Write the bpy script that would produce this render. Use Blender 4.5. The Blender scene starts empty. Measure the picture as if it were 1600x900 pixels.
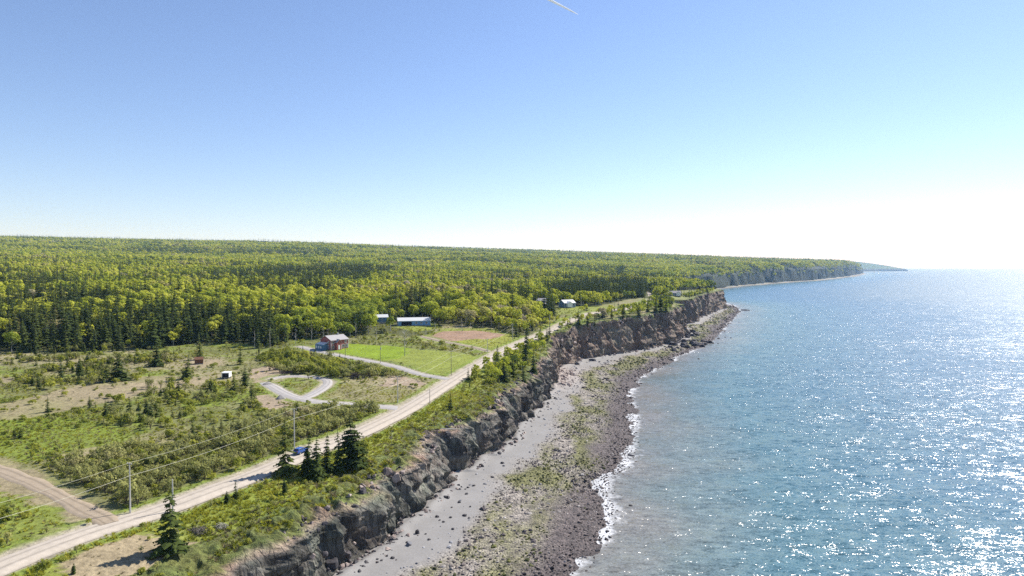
import bpy, bmesh, math, random
import numpy as np
from mathutils import Vector, Matrix, Euler

rng = np.random.default_rng(7)
random.seed(7)
scene = bpy.context.scene
COL = scene.collection
R = math.radians

# ------------------------------------------------------------------ camera, sky, sun, exposure
CAM_H = 65.0
FPX = 1066.7
HORIZON = 418.0
PITCH = math.atan((450.0 - HORIZON) / FPX)
cam_d = bpy.data.cameras.new('camera')
cam = bpy.data.objects.new('camera', cam_d)
COL.objects.link(cam)
cam.location = (0, 0, CAM_H)
cam.rotation_euler = (math.pi / 2 - PITCH, 0, 0)
cam_d.lens = 24
cam_d.sensor_width = 36
cam_d.clip_start = 0.5
cam_d.clip_end = 400000
scene.camera = cam
scene.render.resolution_x = 1024
scene.render.resolution_y = 576

SUN_AZ = 50.0      # degrees to the right of the view direction (+y)
SUN_EL = 42.0
world = bpy.data.worlds.new('World')
scene.world = world
world.use_nodes = True
wn = world.node_tree
for n in list(wn.nodes):
    wn.nodes.remove(n)
sky = wn.nodes.new('ShaderNodeTexSky')
sky.sky_type = 'NISHITA'
sky.sun_disc = False
sky.sun_elevation = R(SUN_EL)
sky.sun_rotation = R(SUN_AZ)
sky.altitude = 60
sky.air_density = 1.0
sky.dust_density = 0.1
sky.ozone_density = 3.0
bg = wn.nodes.new('ShaderNodeBackground')
bg.inputs['Strength'].default_value = 0.092
wo = wn.nodes.new('ShaderNodeOutputWorld')
tint = wn.nodes.new('ShaderNodeMix'); tint.data_type = 'RGBA'; tint.blend_type = 'MULTIPLY'; tint.inputs[0].default_value = 1.0
tint.inputs[7].default_value = (0.96, 0.915, 1.0, 1)
wn.links.new(sky.outputs[0], tint.inputs[6]); wn.links.new(tint.outputs[2], bg.inputs['Color'])
wn.links.new(bg.outputs[0], wo.inputs['Surface'])

sun_d = bpy.data.lights.new('sun', 'SUN')
sun_d.energy = 4.5
sun_d.angle = R(0.55)
sun_d.color = (1.0, 0.955, 0.89)
sun = bpy.data.objects.new('sun', sun_d)
COL.objects.link(sun)
sdir = Vector((math.sin(R(SUN_AZ)) * math.cos(R(SUN_EL)), math.cos(R(SUN_AZ)) * math.cos(R(SUN_EL)), math.sin(R(SUN_EL))))
sun.rotation_euler = sdir.to_track_quat('Z', 'Y').to_euler()
sun.location = (300, 200, 400)

scene.view_settings.view_transform = 'Standard'
scene.view_settings.look = 'None'
scene.view_settings.exposure = 0.82
scene.view_settings.gamma = 1.0
scene.cycles.max_bounces = 6
scene.cycles.diffuse_bounces = 2
scene.cycles.glossy_bounces = 2
scene.cycles.transmission_bounces = 3
scene.cycles.volume_bounces = 0
scene.cycles.sample_clamp_indirect = 6
scene.cycles.sample_clamp_direct = 16
scene.cycles.use_denoising = False

# ------------------------------------------------------------------ noise in numpy
def _hash(ix, iy, iz, seed):
    h = (ix.astype(np.int64) * 374761393 + iy.astype(np.int64) * 668265263 + iz.astype(np.int64) * 2147483647 + seed * 1274126177) & 0xffffffff
    h = ((h ^ (h >> 13)) * 1274126177) & 0xffffffff
    h = ((h ^ (h >> 15)) * 2246822519) & 0xffffffff
    return ((h ^ (h >> 16)) & 0xffffff) / float(0xffffff)

def vnoise(x, y, seed=0):
    x, y = np.asarray(x, float), np.asarray(y, float)
    x, y = np.broadcast_arrays(x, y)
    ix, iy = np.floor(x), np.floor(y)
    fx, fy = x - ix, y - iy
    fx = fx * fx * (3 - 2 * fx); fy = fy * fy * (3 - 2 * fy)
    z = np.zeros_like(ix)
    a = _hash(ix, iy, z, seed); b = _hash(ix + 1, iy, z, seed)
    c = _hash(ix, iy + 1, z, seed); d = _hash(ix + 1, iy + 1, z, seed)
    return ((a * (1 - fx) + b * fx) * (1 - fy) + (c * (1 - fx) + d * fx) * fy) * 2 - 1

def vnoise3(x, y, z, seed=0):
    x, y, z = np.broadcast_arrays(np.asarray(x, float), np.asarray(y, float), np.asarray(z, float))
    iz = np.floor(z); fz = z - iz; fz = fz * fz * (3 - 2 * fz)
    ix, iy = np.floor(x), np.floor(y)
    fx, fy = x - ix, y - iy
    fx = fx * fx * (3 - 2 * fx); fy = fy * fy * (3 - 2 * fy)
    def lay(k):
        a = _hash(ix, iy, k, seed); b = _hash(ix + 1, iy, k, seed)
        c = _hash(ix, iy + 1, k, seed); d = _hash(ix + 1, iy + 1, k, seed)
        return (a * (1 - fx) + b * fx) * (1 - fy) + (c * (1 - fx) + d * fx) * fy
    return (lay(iz) * (1 - fz) + lay(iz + 1) * fz) * 2 - 1

def fbm(x, y, seed=0, oct=4):
    s, a, t = 0, 1.0, 0
    for i in range(oct):
        s = s + a * vnoise(x, y, seed + i * 17); t += a
        x, y, a = x * 2.03 + 11.3, y * 2.03 - 7.1, a * 0.5
    return s / t

def sstep(a, b, x):
    t = np.clip((np.asarray(x, float) - a) / (b - a), 0, 1)
    return t * t * (3 - 2 * t)

# ------------------------------------------------------------------ the lie of the land
_cp, _sp = math.cos(PITCH), math.sin(PITCH)
def ray(px, py):
    a = (np.asarray(px, float) - 800) / FPX
    b = (450 - np.asarray(py, float)) / FPX
    dx = a; dy = _cp + b * _sp; dz = -_sp + b * _cp
    return dx / dy, dz / dy            # per metre of depth
def on_level(px, py, z):
    rx, rz = ray(px, py)
    d = (z - CAM_H) / rz
    return rx * d, d

base_px = [(535,885),(600,835),(690,755),(745,715),(790,690),(800,668),(850,625),(860,605),(870,572),(895,567),(915,560),
           (942,555),(970,552),(1010,544),(1050,535),(1067,519),(1054,513),(1040,505.6),(1078,504.8),(1081,502.5),(1092,495),(1110,488),(1121,483.5)]
bx, by = on_level([p[0] for p in base_px], [p[1] for p in base_px], 2.4)
bx = list(bx); by = list(by)
k1 = (bx[-1], by[-1])
_by = [-400, -60, 60, 110] + by + [by[-1] + 40, by[-1] + 90, 1300, 1500, 1800]
_bx = [-175, -95, -64, -50] + bx + [bx[-1] + 22, bx[-1] + 14, 305, 345, 455]
far_px = [(1121,450),(1150,446),(1200,442.5),(1270,438),(1330,431),(1345,428)]
fx_, fy_ = on_level([p[0] for p in far_px], [p[1] for p in far_px], 1.0)
_by += list(fy_) + [8200, 9000, 11800, 12300, 15000, 26000, 60000]
_bx += list(fx_) + [4180, 3900, 6400, 7250, 7600, 6500, 6000]
_ord = np.argsort(_by); BY = np.array(_by)[_ord]; BX = np.array(_bx)[_ord]
wat_px = [(883,900),(930,860),(957,831),(964,802),(952,753),(976,735),(990,677),(993,640),(985,620),(995,597),(1010,585),(1037,571),
          (1065,555),(1095,542),(1115,530),(1129,517),(1143,500),(1157,487),(1149,478),(1130,472.5)]
wx, wy = on_level([p[0] for p in wat_px], [p[1] for p in wat_px], 0.0)
_wy = [-400, 0, 80] + list(wy) + [1400, 1800]
_wx = [-60, -20, 0] + list(wx) + [350, 480]
_ord = np.argsort(_wy); WY = np.array(_wy)[_ord]; WX = np.array(_wx)[_ord]

def Xbase(y):
    y = np.asarray(y, float)
    b = np.interp(y, BY, BX)
    s = np.clip(y / 700.0, 0.55, 3.0)
    near = sstep(1400, 900, y)
    b = b + 2.6 * s * fbm(y / (24 * s), 3.3, 5, 3) * (0.35 + 0.65 * near)
    r = 1 - np.abs(fbm(y / 9.0, 8.1, 9, 2)) * 2
    b = b + 1.5 * r * near
    def saw(P, A, k):
        t = y / P + 0.35 * vnoise(y / (P * 2.3), 0.7, k); f = t - np.floor(t)
        return A * (0.5 - np.where(f < 0.93, f / 0.93, (1 - f) / 0.07)) * (0.6 + 0.5 * vnoise(np.floor(t) * 1.7, 2.0, k + 1))
    b = b + saw(46.0, 9.0, 611) * sstep(400, 450, y) * sstep(1010, 960, y) + saw(19.0, 3.6, 617) * sstep(120, 140, y) * sstep(460, 400, y)
    b = b + (1 - near) * 45 * fbm(y / 260.0, 1.7, 21, 3) * sstep(1300, 2600, y)
    return b
def Xwater(y):
    y = np.asarray(y, float)
    w = np.interp(y, WY, WX) + 1.8 * fbm(y / 14.0, 2.2, 31, 3)
    far = Xbase(y) + 22 + 14 * fbm(y / 120.0, 4.2, 33, 3) + sstep(2500, 5000, y) * 25
    m = sstep(1250, 1500, y)
    return w * (1 - m) + far * m

HCY = [-400, 100, 165, 250, 330, 375, 447, 506, 600, 770, 1005, 1500, 2000, 3500, 5000, 9000, 10000, 12500, 16000, 26000]
HCZ = [12.5, 13, 14.3, 16, 18.5, 21, 25, 28.5, 30, 28.5, 30, 36, 46, 72, 86, 78, 55, 14, 14, 14]
def Hland(x, y):
    """height of the open land behind the cliff"""
    x, y = np.asarray(x, float), np.asarray(y, float)
    u = np.interp(y, BY, BX) - x
    u = np.maximum(u, 0)
    k = np.interp(y, [0, 300, 1500, 5000, 9500, 14000], [0.012, 0.017, 0.03, 0.035, 0.035, 0.022])
    us = np.minimum(6500 * (1 - np.exp(-u / 6500.0)) * 1.25, 6500)
    z = np.interp(y, HCY, HCZ) + 2.6 * sstep(4, 36, u) + k * us
    z = z + 0.45 * fbm(x / 38.0, y / 38.0, 41, 3) * sstep(6, 30, u)
    z = z + sstep(10000, 12300, y) * 118 * np.clip(u / 950.0, 0, 1) ** .8
    r = np.hypot(x, y)
    z = z + 1.6 * fbm(x / 160.0, y / 160.0, 43, 3) * sstep(350, 800, r) * sstep(20, 120, u)
    z = z + 19 * fbm(x / 1100.0, y / 900.0, 47, 4) * sstep(900, 2600, r) * sstep(60, 600, u)
    return z
def face_width(y):
    return np.interp(y, [0, 150, 300, 375, 447, 600, 1000, 1500, 2500, 6000], [15, 14, 11.5, 7, 4.8, 4.2, 4.2, 9, 38, 60])
def cliff_profile(t, y):
    # steep rock below, crumbling slope above; sheer to the brink beyond the bend
    a = np.interp(t, [0, 0.03, 0.10, 0.22, 0.36, 0.52, 0.75, 1.0], [0.0, 0.05, 0.42, 0.78, 0.85, 0.91, 0.965, 1.0])
    b = np.interp(t, [0, 0.04, 0.14, 0.30, 0.46, 0.60, 0.8, 1.0], [0.0, 0.05, 0.34, 0.68, 0.92, 0.975, 0.99, 1.0])
    m = sstep(330, 440, y) * sstep(1500, 1200, y)
    return a * (1 - m) + b * m
def Hfull(x, y):
    x, y = np.asarray(x, float), np.asarray(y, float)
    u = Xbase(y) - x
    w = face_width(y)
    zl = Hland(x, y)
    zb = 2.3
    land = zb + (zl - zb) * cliff_profile(np.clip(u / w, 0, 1), y)
    bw = np.maximum(Xwater(y) - Xbase(y), 4)
    b = -u / bw
    beach = np.where(b < 1, zb * (1 - np.clip(b, 0, 1)) ** 1.1, -(b - 1) * bw * 0.06)
    return np.where(u > 0, land, beach)

def ground_at(px, py, dmax=9000, zoff=0.0):
    """follow the line of sight to the ground"""
    rx, rz = ray(float(px), float(py))
    d = np.concatenate([np.arange(60, 900, 0.5), np.geomspace(900, dmax, 1500)])
    z = CAM_H + rz * d - zoff
    h = Hfull(rx * d, d)
    hit = np.nonzero(z <= h)[0]
    i = hit[0] if len(hit) else len(d) - 1
    if i > 0:
        a = (z[i-1] - h[i-1]); b = (z[i] - h[i])
        t = a / (a - b + 1e-9)
        dd = d[i-1] + (d[i] - d[i-1]) * min(max(t, 0), 1)
    else:
        dd = d[i]
    return float(rx * dd), float(dd)
def poly(pts):
    return np.array([ground_at(*p) for p in pts])

def in_poly(x, y, P):
    c = np.zeros(x.shape, bool)
    n = len(P); j = n - 1
    for i in range(n):
        xi, yi, xj, yj = P[i][0], P[i][1], P[j][0], P[j][1]
        if yi != yj:
            c ^= ((yi > y) != (yj > y)) & (x < (xj - xi) * (y - yi) / (yj - yi) + xi)
        j = i
    return c
def seg_dist(x, y, P):
    d = np.full(x.shape, 1e9)
    for i in range(len(P) - 1):
        ax, ay = P[i]; dx, dy = P[i+1][0] - ax, P[i+1][1] - ay
        t = np.clip(((x - ax) * dx + (y - ay) * dy) / (dx * dx + dy * dy + 1e-9), 0, 1)
        d = np.minimum(d, np.hypot(x - ax - t * dx, y - ay - t * dy))
    return d
def smooth_line(P, step=2.0):
    P = np.array(P, float)
    for _ in range(3):
        Q = [P[0]]
        for i in range(len(P) - 1):
            Q.append(P[i] * .75 + P[i+1] * .25); Q.append(P[i] * .25 + P[i+1] * .75)
        Q.append(P[-1]); P = np.array(Q)
    L = np.concatenate([[0], np.cumsum(np.hypot(*np.diff(P, axis=0).T))])
    s = np.arange(0, L[-1], step)
    return np.stack([np.interp(s, L, P[:, 0]), np.interp(s, L, P[:, 1])], 1)

ROAD = smooth_line(poly([(-120,940),(0,882),(150,826),(270,789),(335,764),(400,740),(460,714),(520,690),(560,676),(600,657),(640,636),(680,611),(712,590),(745,571),(772,555),(797,543),(822,532),(845,522),(858,517.5)]), 2.0)
ROAD_FAR = smooth_line(poly([(858,517.5),(875,507),(896,499),(925,489),(958,485),(990,480),(1010,473),(1017,464),(1013,456)]), 4.0)
DRIVE_A = smooth_line(poly([(702,592),(680,589),(650,583),(625,574),(600,568),(575,563.5),(545,558),(520,553),(495,548),(480,544),(468,541)]), 2.0)
DRIVE_B = smooth_line(poly([(622,637),(590,635),(560,632.5),(530,630),(500,628),(475,624),(455,619),(438,611),(425,603),(412,597)]), 2.0)
DRIVE_C = smooth_line(poly([(468,623),(483,618),(497,611),(507,604),(513,598),(511,593),(500,590),(480,588),(455,587),(432,589),(418,594)]), 2.0)
TRACK = smooth_line(poly([(172,818),(140,800),(100,780),(60,760),(20,742),(-40,722)]), 2.0)
LANE = smooth_line(poly([(760,548),(735,541),(700,535),(672,529),(655,524)]), 2.5)

Z_LAWN = poly([(462,543),(476,541),(540,536),(600,540),(660,546),(705,549),(740,556),(758,562),(742,572),(706,589),(680,585),(652,577),(625,567),(600,563),(560,557),(520,550),(490,546)])
Z_MOWN = poly([(500,541),(540,537),(600,540),(640,544),(634,556),(622,561),(600,562),(560,556),(520,550)])
Z_GARDEN = poly([(618,512),(625,507),(668,504),(690,509),(672,516),(640,517)])
Z_CLEAR = [poly(q) for q in [
    [(655,530),(690,513),(760,512),(805,522),(800,540),(770,552),(740,545),(700,538)],
    [(868,492),(872,480),(900,478),(960,479),(1012,470),(1020,480),(980,492),(920,494)],
    [(1045,464),(1075,456),(1120,456),(1122,464),(1100,468),(1050,470)],
    [(612,510),(630,504),(680,504),(690,513),(650,519)],
    [(846,516),(900,500),(890,492),(868,500),(845,508)]]]
Z_PLOUGH = poly([(666,528),(690,518),(740,516.5),(772,520),(792,523),(765,530),(735,530),(712,533),(690,534)])
Z_FIELD = poly([(690,534),(735,530),(792,523),(803,530),(800,541),(770,550),(735,542)])
Z_DIRT = [poly(q) for q in [
    [(392,577),(415,572),(440,573),(458,584),(452,592),(425,600),(398,598)],
    [(592,602),(612,587),(640,589),(666,600),(655,605),(625,602),(600,606)],
    [(398,618),(430,615),(452,622),(450,634),(420,642),(400,632)],
    [(80,884),(120,868),(170,850),(225,832),(270,840),(310,850),(332,862),(325,885),(280,905),(60,925)],
    [(0,632),(50,620),(110,606),(180,590),(260,586),(330,590),(310,603),(240,610),(170,628),(100,642),(40,655),(-20,655)],
    [(88,716),(120,702),(172,696),(160,708),(118,722)],
    [(286,572),(300,560),(345,562),(350,570),(310,576)],
    [(-20,598),(10,584),(22,594),(0,604)],
    [(610,636),(640,622),(690,595),(700,598),(650,630),(625,646)],
    [(712,582),(742,565),(748,569),(724,586)],
    [(-20,868),(40,845),(120,812),(180,800),(200,812),(120,846),(20,884),(-20,892)],
    [(-60,705),(20,722),(100,765),(175,805),(160,826),(90,800),(30,775),(-60,750)],
]]
Z_FORK = poly([(440,612),(505,598),(560,600),(640,606),(660,612),(610,634),(560,630),(490,626)])
Z_THICK = [poly(q) for q in [   # brown-green alder thickets beside the road
    [(70,715),(120,722),(200,708),(300,690),(430,660),(520,640),(600,640),(612,645),(560,668),(480,700),(420,722),(330,755),(240,785),(190,800),(110,770)],
    [(430,580),(470,558),(520,562),(570,572),(640,584),(650,592),(600,585),(560,592),(500,596),(450,585)],
]]
Z_LUSH = [poly(q) for q in [
    [(-20,648),(60,650),(150,660),(210,680),(190,700),(90,712),(20,728),(-30,728)],
    [(-30,765),(20,770),(80,800),(118,826),(30,862),(-30,880)],
]]
# line where the forest begins: farther from the camera than this
_fe = poly([(-60,552),(0,552),(60,552),(110,553),(165,550),(215,546),(280,541),(330,541),(395,545),(440,540),(462,533),(500,530),(545,530),(600,529),(618,530),(640,532),(668,522),(690,511),(760,509),(800,519),(826,523),(850,510),(870,494),(950,477),(1010,466),(1045,466),(1060,455),(1121,452)])
FEA = np.arctan2(_fe[:, 0], _fe[:, 1]); FED = np.hypot(_fe[:, 0], _fe[:, 1])
def forest_mask(x, y):
    a = np.arctan2(x, y); d = np.hypot(x, y)
    fe = np.interp(a, FEA, FED) + 22 * np.clip(fbm(x / 20.0, y / 20.0, 77, 2) + .15, -.2, 1)
    m = (d > fe) & (y > 0)
    for q in Z_CLEAR:
        m &= ~in_poly(x, y, q)
    m &= ~((y > 700) & (fbm(x / 150.0, y / 230.0, 91, 3) > .36) & (Xbase(y) - x > 80))
    m &= (Xbase(y) - x) > np.where(y > 1250, 3.0, face_width(y) * 0.8 + 1)
    return m

# ------------------------------------------------------------------ object helpers
def tag(o, label=None, cat=None, group=None, kind=None):
    if label: o['label'] = label
    if cat: o['category'] = cat
    if group: o['group'] = group
    if kind: o['kind'] = kind
    return o
def link(name, me, mats=(), parent=None, loc=None):
    o = bpy.data.objects.new(name, me)
    COL.objects.link(o)
    if parent is not None: o.parent = parent
    if loc is not None: o.location = loc
    for m in mats:
        me.materials.append(m)
    return o
def empty(name, loc, rz=0.0):
    o = bpy.data.objects.new(name, None)
    COL.objects.link(o); o.location = loc; o.rotation_euler = (0, 0, rz)
    o.empty_display_size = 0.3
    return o
def mesh_np(name, V, F, smooth=False):
    me = bpy.data.meshes.new(name)
    V = np.asarray(V, np.float32); F = np.asarray(F, np.int32)
    me.vertices.add(len(V)); me.vertices.foreach_set('co', V.ravel())
    n = F.shape[1]
    me.loops.add(F.size); me.loops.foreach_set('vertex_index', F.ravel())
    me.polygons.add(len(F))
    me.polygons.foreach_set('loop_start', np.arange(len(F), dtype=np.int32) * n)
    me.polygons.foreach_set('loop_total', np.full(len(F), n, np.int32))
    me.polygons.foreach_set('use_smooth', np.full(len(F), smooth))
    me.update(calc_edges=True)
    return me
def colattr(me, name, C):
    a = me.color_attributes.new(name, 'FLOAT_COLOR', 'POINT')
    C = np.asarray(C, np.float32)
    if C.shape[1] == 3: C = np.concatenate([C, np.ones((len(C), 1), np.float32)], 1)
    a.data.foreach_set('color', C.ravel())
def grid_faces(nr, nc):
    i = np.arange(nr - 1)[:, None] * nc + np.arange(nc - 1)[None, :]
    i = i.ravel()
    return np.stack([i, i + 1, i + nc + 1, i + nc], 1)

class MB:
    """collects simple solids into one mesh"""
    def __init__(s): s.v = []; s.f = []; s.m = []
    def add(s, vs, fs, mi=0):
        o = len(s.v); s.v += [tuple(v) for v in vs]; s.f += [tuple(i + o for i in f) for f in fs]; s.m += [mi] * len(fs)
    def box(s, x0, x1, y0, y1, z0, z1, mi=0):
        s.add([(x0,y0,z0),(x1,y0,z0),(x1,y1,z0),(x0,y1,z0),(x0,y0,z1),(x1,y0,z1),(x1,y1,z1),(x0,y1,z1)],
              [(0,3,2,1),(4,5,6,7),(0,1,5,4),(1,2,6,5),(2,3,7,6),(3,0,4,7)], mi)
    def tube(s, pts, rad, n=6, mi=0, cap=True):
        rings = []
        for i, p in enumerate(pts):
            p = Vector(p)
            a = Vector(pts[max(i-1, 0)]); b = Vector(pts[min(i+1, len(pts)-1)])
            d = (b - a).normalized()
            q = d.to_track_quat('Z', 'Y')
            r = rad[i] if hasattr(rad, '__len__') else rad
            rings.append([p + q @ Vector((math.cos(2*math.pi*k/n)*r, math.sin(2*math.pi*k/n)*r, 0)) for k in range(n)])
        vs = [v for rg in rings for v in rg]; fs = []
        for i in range(len(rings)-1):
            for k in range(n):
                fs.append((i*n+k, i*n+(k+1)%n, (i+1)*n+(k+1)%n, (i+1)*n+k))
        if cap:
            fs.append(tuple(reversed(range(n)))); fs.append(tuple(range((len(rings)-1)*n, len(rings)*n)))
        s.add(vs, fs, mi)
    def mesh(s, name, smooth=False):
        me = bpy.data.meshes.new(name); me.from_pydata(s.v, [], s.f); me.update()
        me.polygons.foreach_set('material_index', s.m)
        if smooth: me.polygons.foreach_set('use_smooth', [True]*len(s.f))
        return me
    def build(s, name, mats, parent=None, loc=None, smooth=False):
        if not isinstance(mats, (list, tuple)): mats = [mats]
        return link(name, s.mesh(name, smooth), mats, parent, loc)

# ------------------------------------------------------------------ materials
def new_mat(name):
    m = bpy.data.materials.new(name); m.use_nodes = True
    nt = m.node_tree
    for n in list(nt.nodes): nt.nodes.remove(n)
    return m, nt
class NT:
    def __init__(s, nt): s.nt = nt
    def n(s, t, **kw):
        x = s.nt.nodes.new(t)
        for k, v in kw.items():
            if k.startswith('i_'):
                x.inputs[k[2:].replace('_', ' ')].default_value = v
            else: setattr(x, k, v)
        return x
    def l(s, a, b): s.nt.links.new(a, b)
    def noise(s, vec, scale, detail=4, rough=0.55):
        x = s.n('ShaderNodeTexNoise'); x.inputs['Scale'].default_value = scale
        x.inputs['Detail'].default_value = detail; x.inputs['Roughness'].default_value = rough
        if vec is not None: s.l(vec, x.inputs['Vector'])
        return x
    def ramp(s, fac, stops):
        x = s.n('ShaderNodeValToRGB'); e = x.color_ramp.elements
        while len(e) < len(stops): e.new(0.5)
        for i, (p, c) in enumerate(stops):
            e[i].position = p; e[i].color = (*c, 1) if len(c) == 3 else c
        s.l(fac, x.inputs['Fac']); return x
    def mix(s, fac, a, b, mode='MIX'):
        x = s.n('ShaderNodeMix', data_type='RGBA', blend_type=mode)
        for inp, v in ((x.inputs[0], fac), (x.inputs[6], a), (x.inputs[7], b)):
            if hasattr(v, 'is_linked') or hasattr(v, 'links'): s.l(v, inp)
            elif isinstance(v, (int, float)): inp.default_value = v
            else: inp.default_value = (*v, 1) if len(v) == 3 else v
        return x.outputs[2]
    def math(s, op, a, b=None, c=None, clamp=False):
        x = s.n('ShaderNodeMath', operation=op); x.use_clamp = clamp
        for i, v in enumerate((a, b, c)):
            if v is None: continue
            if hasattr(v, 'links'): s.l(v, x.inputs[i])
            else: x.inputs[i].default_value = v
        return x.outputs[0]
    def maprange(s, v, a, b, c=0.0, d=1.0):
        x = s.n('ShaderNodeMapRange'); s.l(v, x.inputs[0])
        for i, w in enumerate((a, b, c, d)): x.inputs[i+1].default_value = w
        return x.outputs[0]
    def bsdf(s, col, rough=0.9, spec=0.3, bump=None, bstr=0.5, bdist=0.1, metal=0.0):
        b = s.n('ShaderNodeBsdfPrincipled')
        b.inputs['Roughness'].default_value = rough if isinstance(rough, (int, float)) else 0.5
        if hasattr(rough, 'links'): s.l(rough, b.inputs['Roughness'])
        b.inputs['Specular IOR Level'].default_value = spec
        b.inputs['Metallic'].default_value = metal
        if hasattr(col, 'links'): s.l(col, b.inputs['Base Color'])
        else: b.inputs['Base Color'].default_value = (*col, 1)
        if bump is not None:
            bp = s.n('ShaderNodeBump'); bp.inputs['Strength'].default_value = bstr; bp.inputs['Distance'].default_value = bdist
            s.l(bump, bp.inputs['Height']); s.l(bp.outputs[0], b.inputs['Normal'])
        return b
    def out(s, sh): 
        o = s.n('ShaderNodeOutputMaterial'); s.l(sh, o.inputs['Surface'])

def simple_mat(name, col, rough=0.7, spec=0.3, nscale=3.0, var=0.25, metal=0.0):
    m, nt = new_mat(name); N = NT(nt)
    tc = N.n('ShaderNodeTexCoord').outputs['Object']
    nz = N.noise(tc, nscale, 4)
    c = N.mix(nz.outputs[0], tuple(v * (1 - var) for v in col), tuple(min(1, v * (1 + var)) for v in col))
    N.out(N.bsdf(c, rough, spec, metal=metal).outputs[0]); return m

def leaf_mat(name, stops, patch=110.0, spread=0.5, trans=0.35, patch_w=0.6):
    """colour of a crown: drifts from place to place and from plant to plant"""
    m, nt = new_mat(name); N = NT(nt)
    oi = N.n('ShaderNodeObjectInfo')
    loc = N.n('ShaderNodeVectorMath', operation='SCALE'); N.l(oi.outputs['Location'], loc.inputs[0]); loc.inputs['Scale'].default_value = 1.0 / patch
    nz = N.noise(loc.outputs[0], 1.0, 2)
    a = N.maprange(nz.outputs[0], 0.32, 0.68)
    v = N.math('ADD', N.math('MULTIPLY', a, patch_w), N.math('MULTIPLY', oi.outputs['Random'], 1 - patch_w))
    rp = N.ramp(v, stops)
    tc = N.n('ShaderNodeTexCoord').outputs['Object']
    fine = N.noise(tc, 1.7, 3)
    br = N.maprange(fine.outputs[0], 0.3, 0.7, 0.72, 1.3)
    c = N.n('ShaderNodeVectorMath', operation='SCALE'); N.l(rp.outputs[0], c.inputs[0]); N.l(br, c.inputs['Scale'])
    d = N.n('ShaderNodeBsdfDiffuse'); t = N.n('ShaderNodeBsdfTranslucent')
    N.l(c.outputs[0], d.inputs[0]); N.l(c.outputs[0], t.inputs[0])
    mx = N.n('ShaderNodeMixShader'); mx.inputs[0].default_value = trans
    N.l(d.outputs[0], mx.inputs[1]); N.l(t.outputs[0], mx.inputs[2]); N.out(mx.outputs[0]); return m

M = {}
M['bark'] = simple_mat('bark_brown', (0.10, 0.08, 0.06), nscale=4)
M['bark_pale'] = simple_mat('bark_pale', (0.42, 0.39, 0.34), nscale=4)
M['spruce'] = leaf_mat('spruce_needles', [(0.0, (0.045, 0.064, 0.022)), (0.5, (0.072, 0.096, 0.028)), (0.85, (0.12, 0.14, 0.036)), (1.0, (0.17, 0.14, 0.06))], 70, trans=0.25, patch_w=0.4)
M['broad'] = leaf_mat('broad_leaves', [(0.0, (0.16, 0.20, 0.05)), (0.2, (0.27, 0.33, 0.05)), (0.45, (0.43, 0.46, 0.055)), (0.74, (0.56, 0.56, 0.085)), (0.88, (0.42, 0.38, 0.17)), (1.0, (0.44, 0.39, 0.28))], 90, trans=0.5, patch_w=0.6)
M['shrub'] = leaf_mat('shrub_leaves', [(0.0, (0.16, 0.185, 0.045)), (0.35, (0.25, 0.275, 0.050)), (0.65, (0.34, 0.35, 0.055)), (0.88, (0.42, 0.41, 0.075)), (1.0, (0.33, 0.27, 0.16))], 28, trans=0.5, patch_w=0.5)
M['alder'] = leaf_mat('alder_leaves', [(0.0, (0.23, 0.235, 0.09)), (0.45, (0.34, 0.345, 0.12)), (0.8, (0.42, 0.41, 0.15)), (1.0, (0.40, 0.33, 0.21))], 22, trans=0.5, patch_w=0.45)
M['grass'] = leaf_mat('grass_blades', [(0.0, (0.19, 0.22, 0.032)), (0.4, (0.31, 0.32, 0.035)), (0.75, (0.40, 0.38, 0.05)), (1.0, (0.40, 0.35, 0.14))], 16, trans=0.4, patch_w=0.6)
M['dry'] = leaf_mat('dry_grass_blades', [(0.0, (0.17, 0.15, 0.07)), (0.6, (0.26, 0.22, 0.12)), (1.0, (0.32, 0.27, 0.17))], 12, trans=0.3, patch_w=0.5)
M['rock'] = None

def ground_material():
    m, nt = new_mat('open_ground'); N = NT(nt)
    ca = N.n('ShaderNodeVertexColor', layer_name='col').outputs[0]
    g = N.n('ShaderNodeNewGeometry').outputs['Position']
    n1 = N.noise(g, 0.9, 6, 0.65); n2 = N.noise(g, 0.14, 4)
    v = N.math('MULTIPLY', N.maprange(n1.outputs[0], 0.3, 0.7, 0.62, 1.38), N.maprange(n2.outputs[0], 0.3, 0.7, 0.86, 1.14))
    c = N.n('ShaderNodeVectorMath', operation='SCALE'); N.l(ca, c.inputs[0]); N.l(v, c.inputs['Scale'])
    N.out(N.bsdf(c.outputs[0], 0.95, 0.1, n1.outputs[0], 0.8, 0.35).outputs[0]); return m

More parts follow.
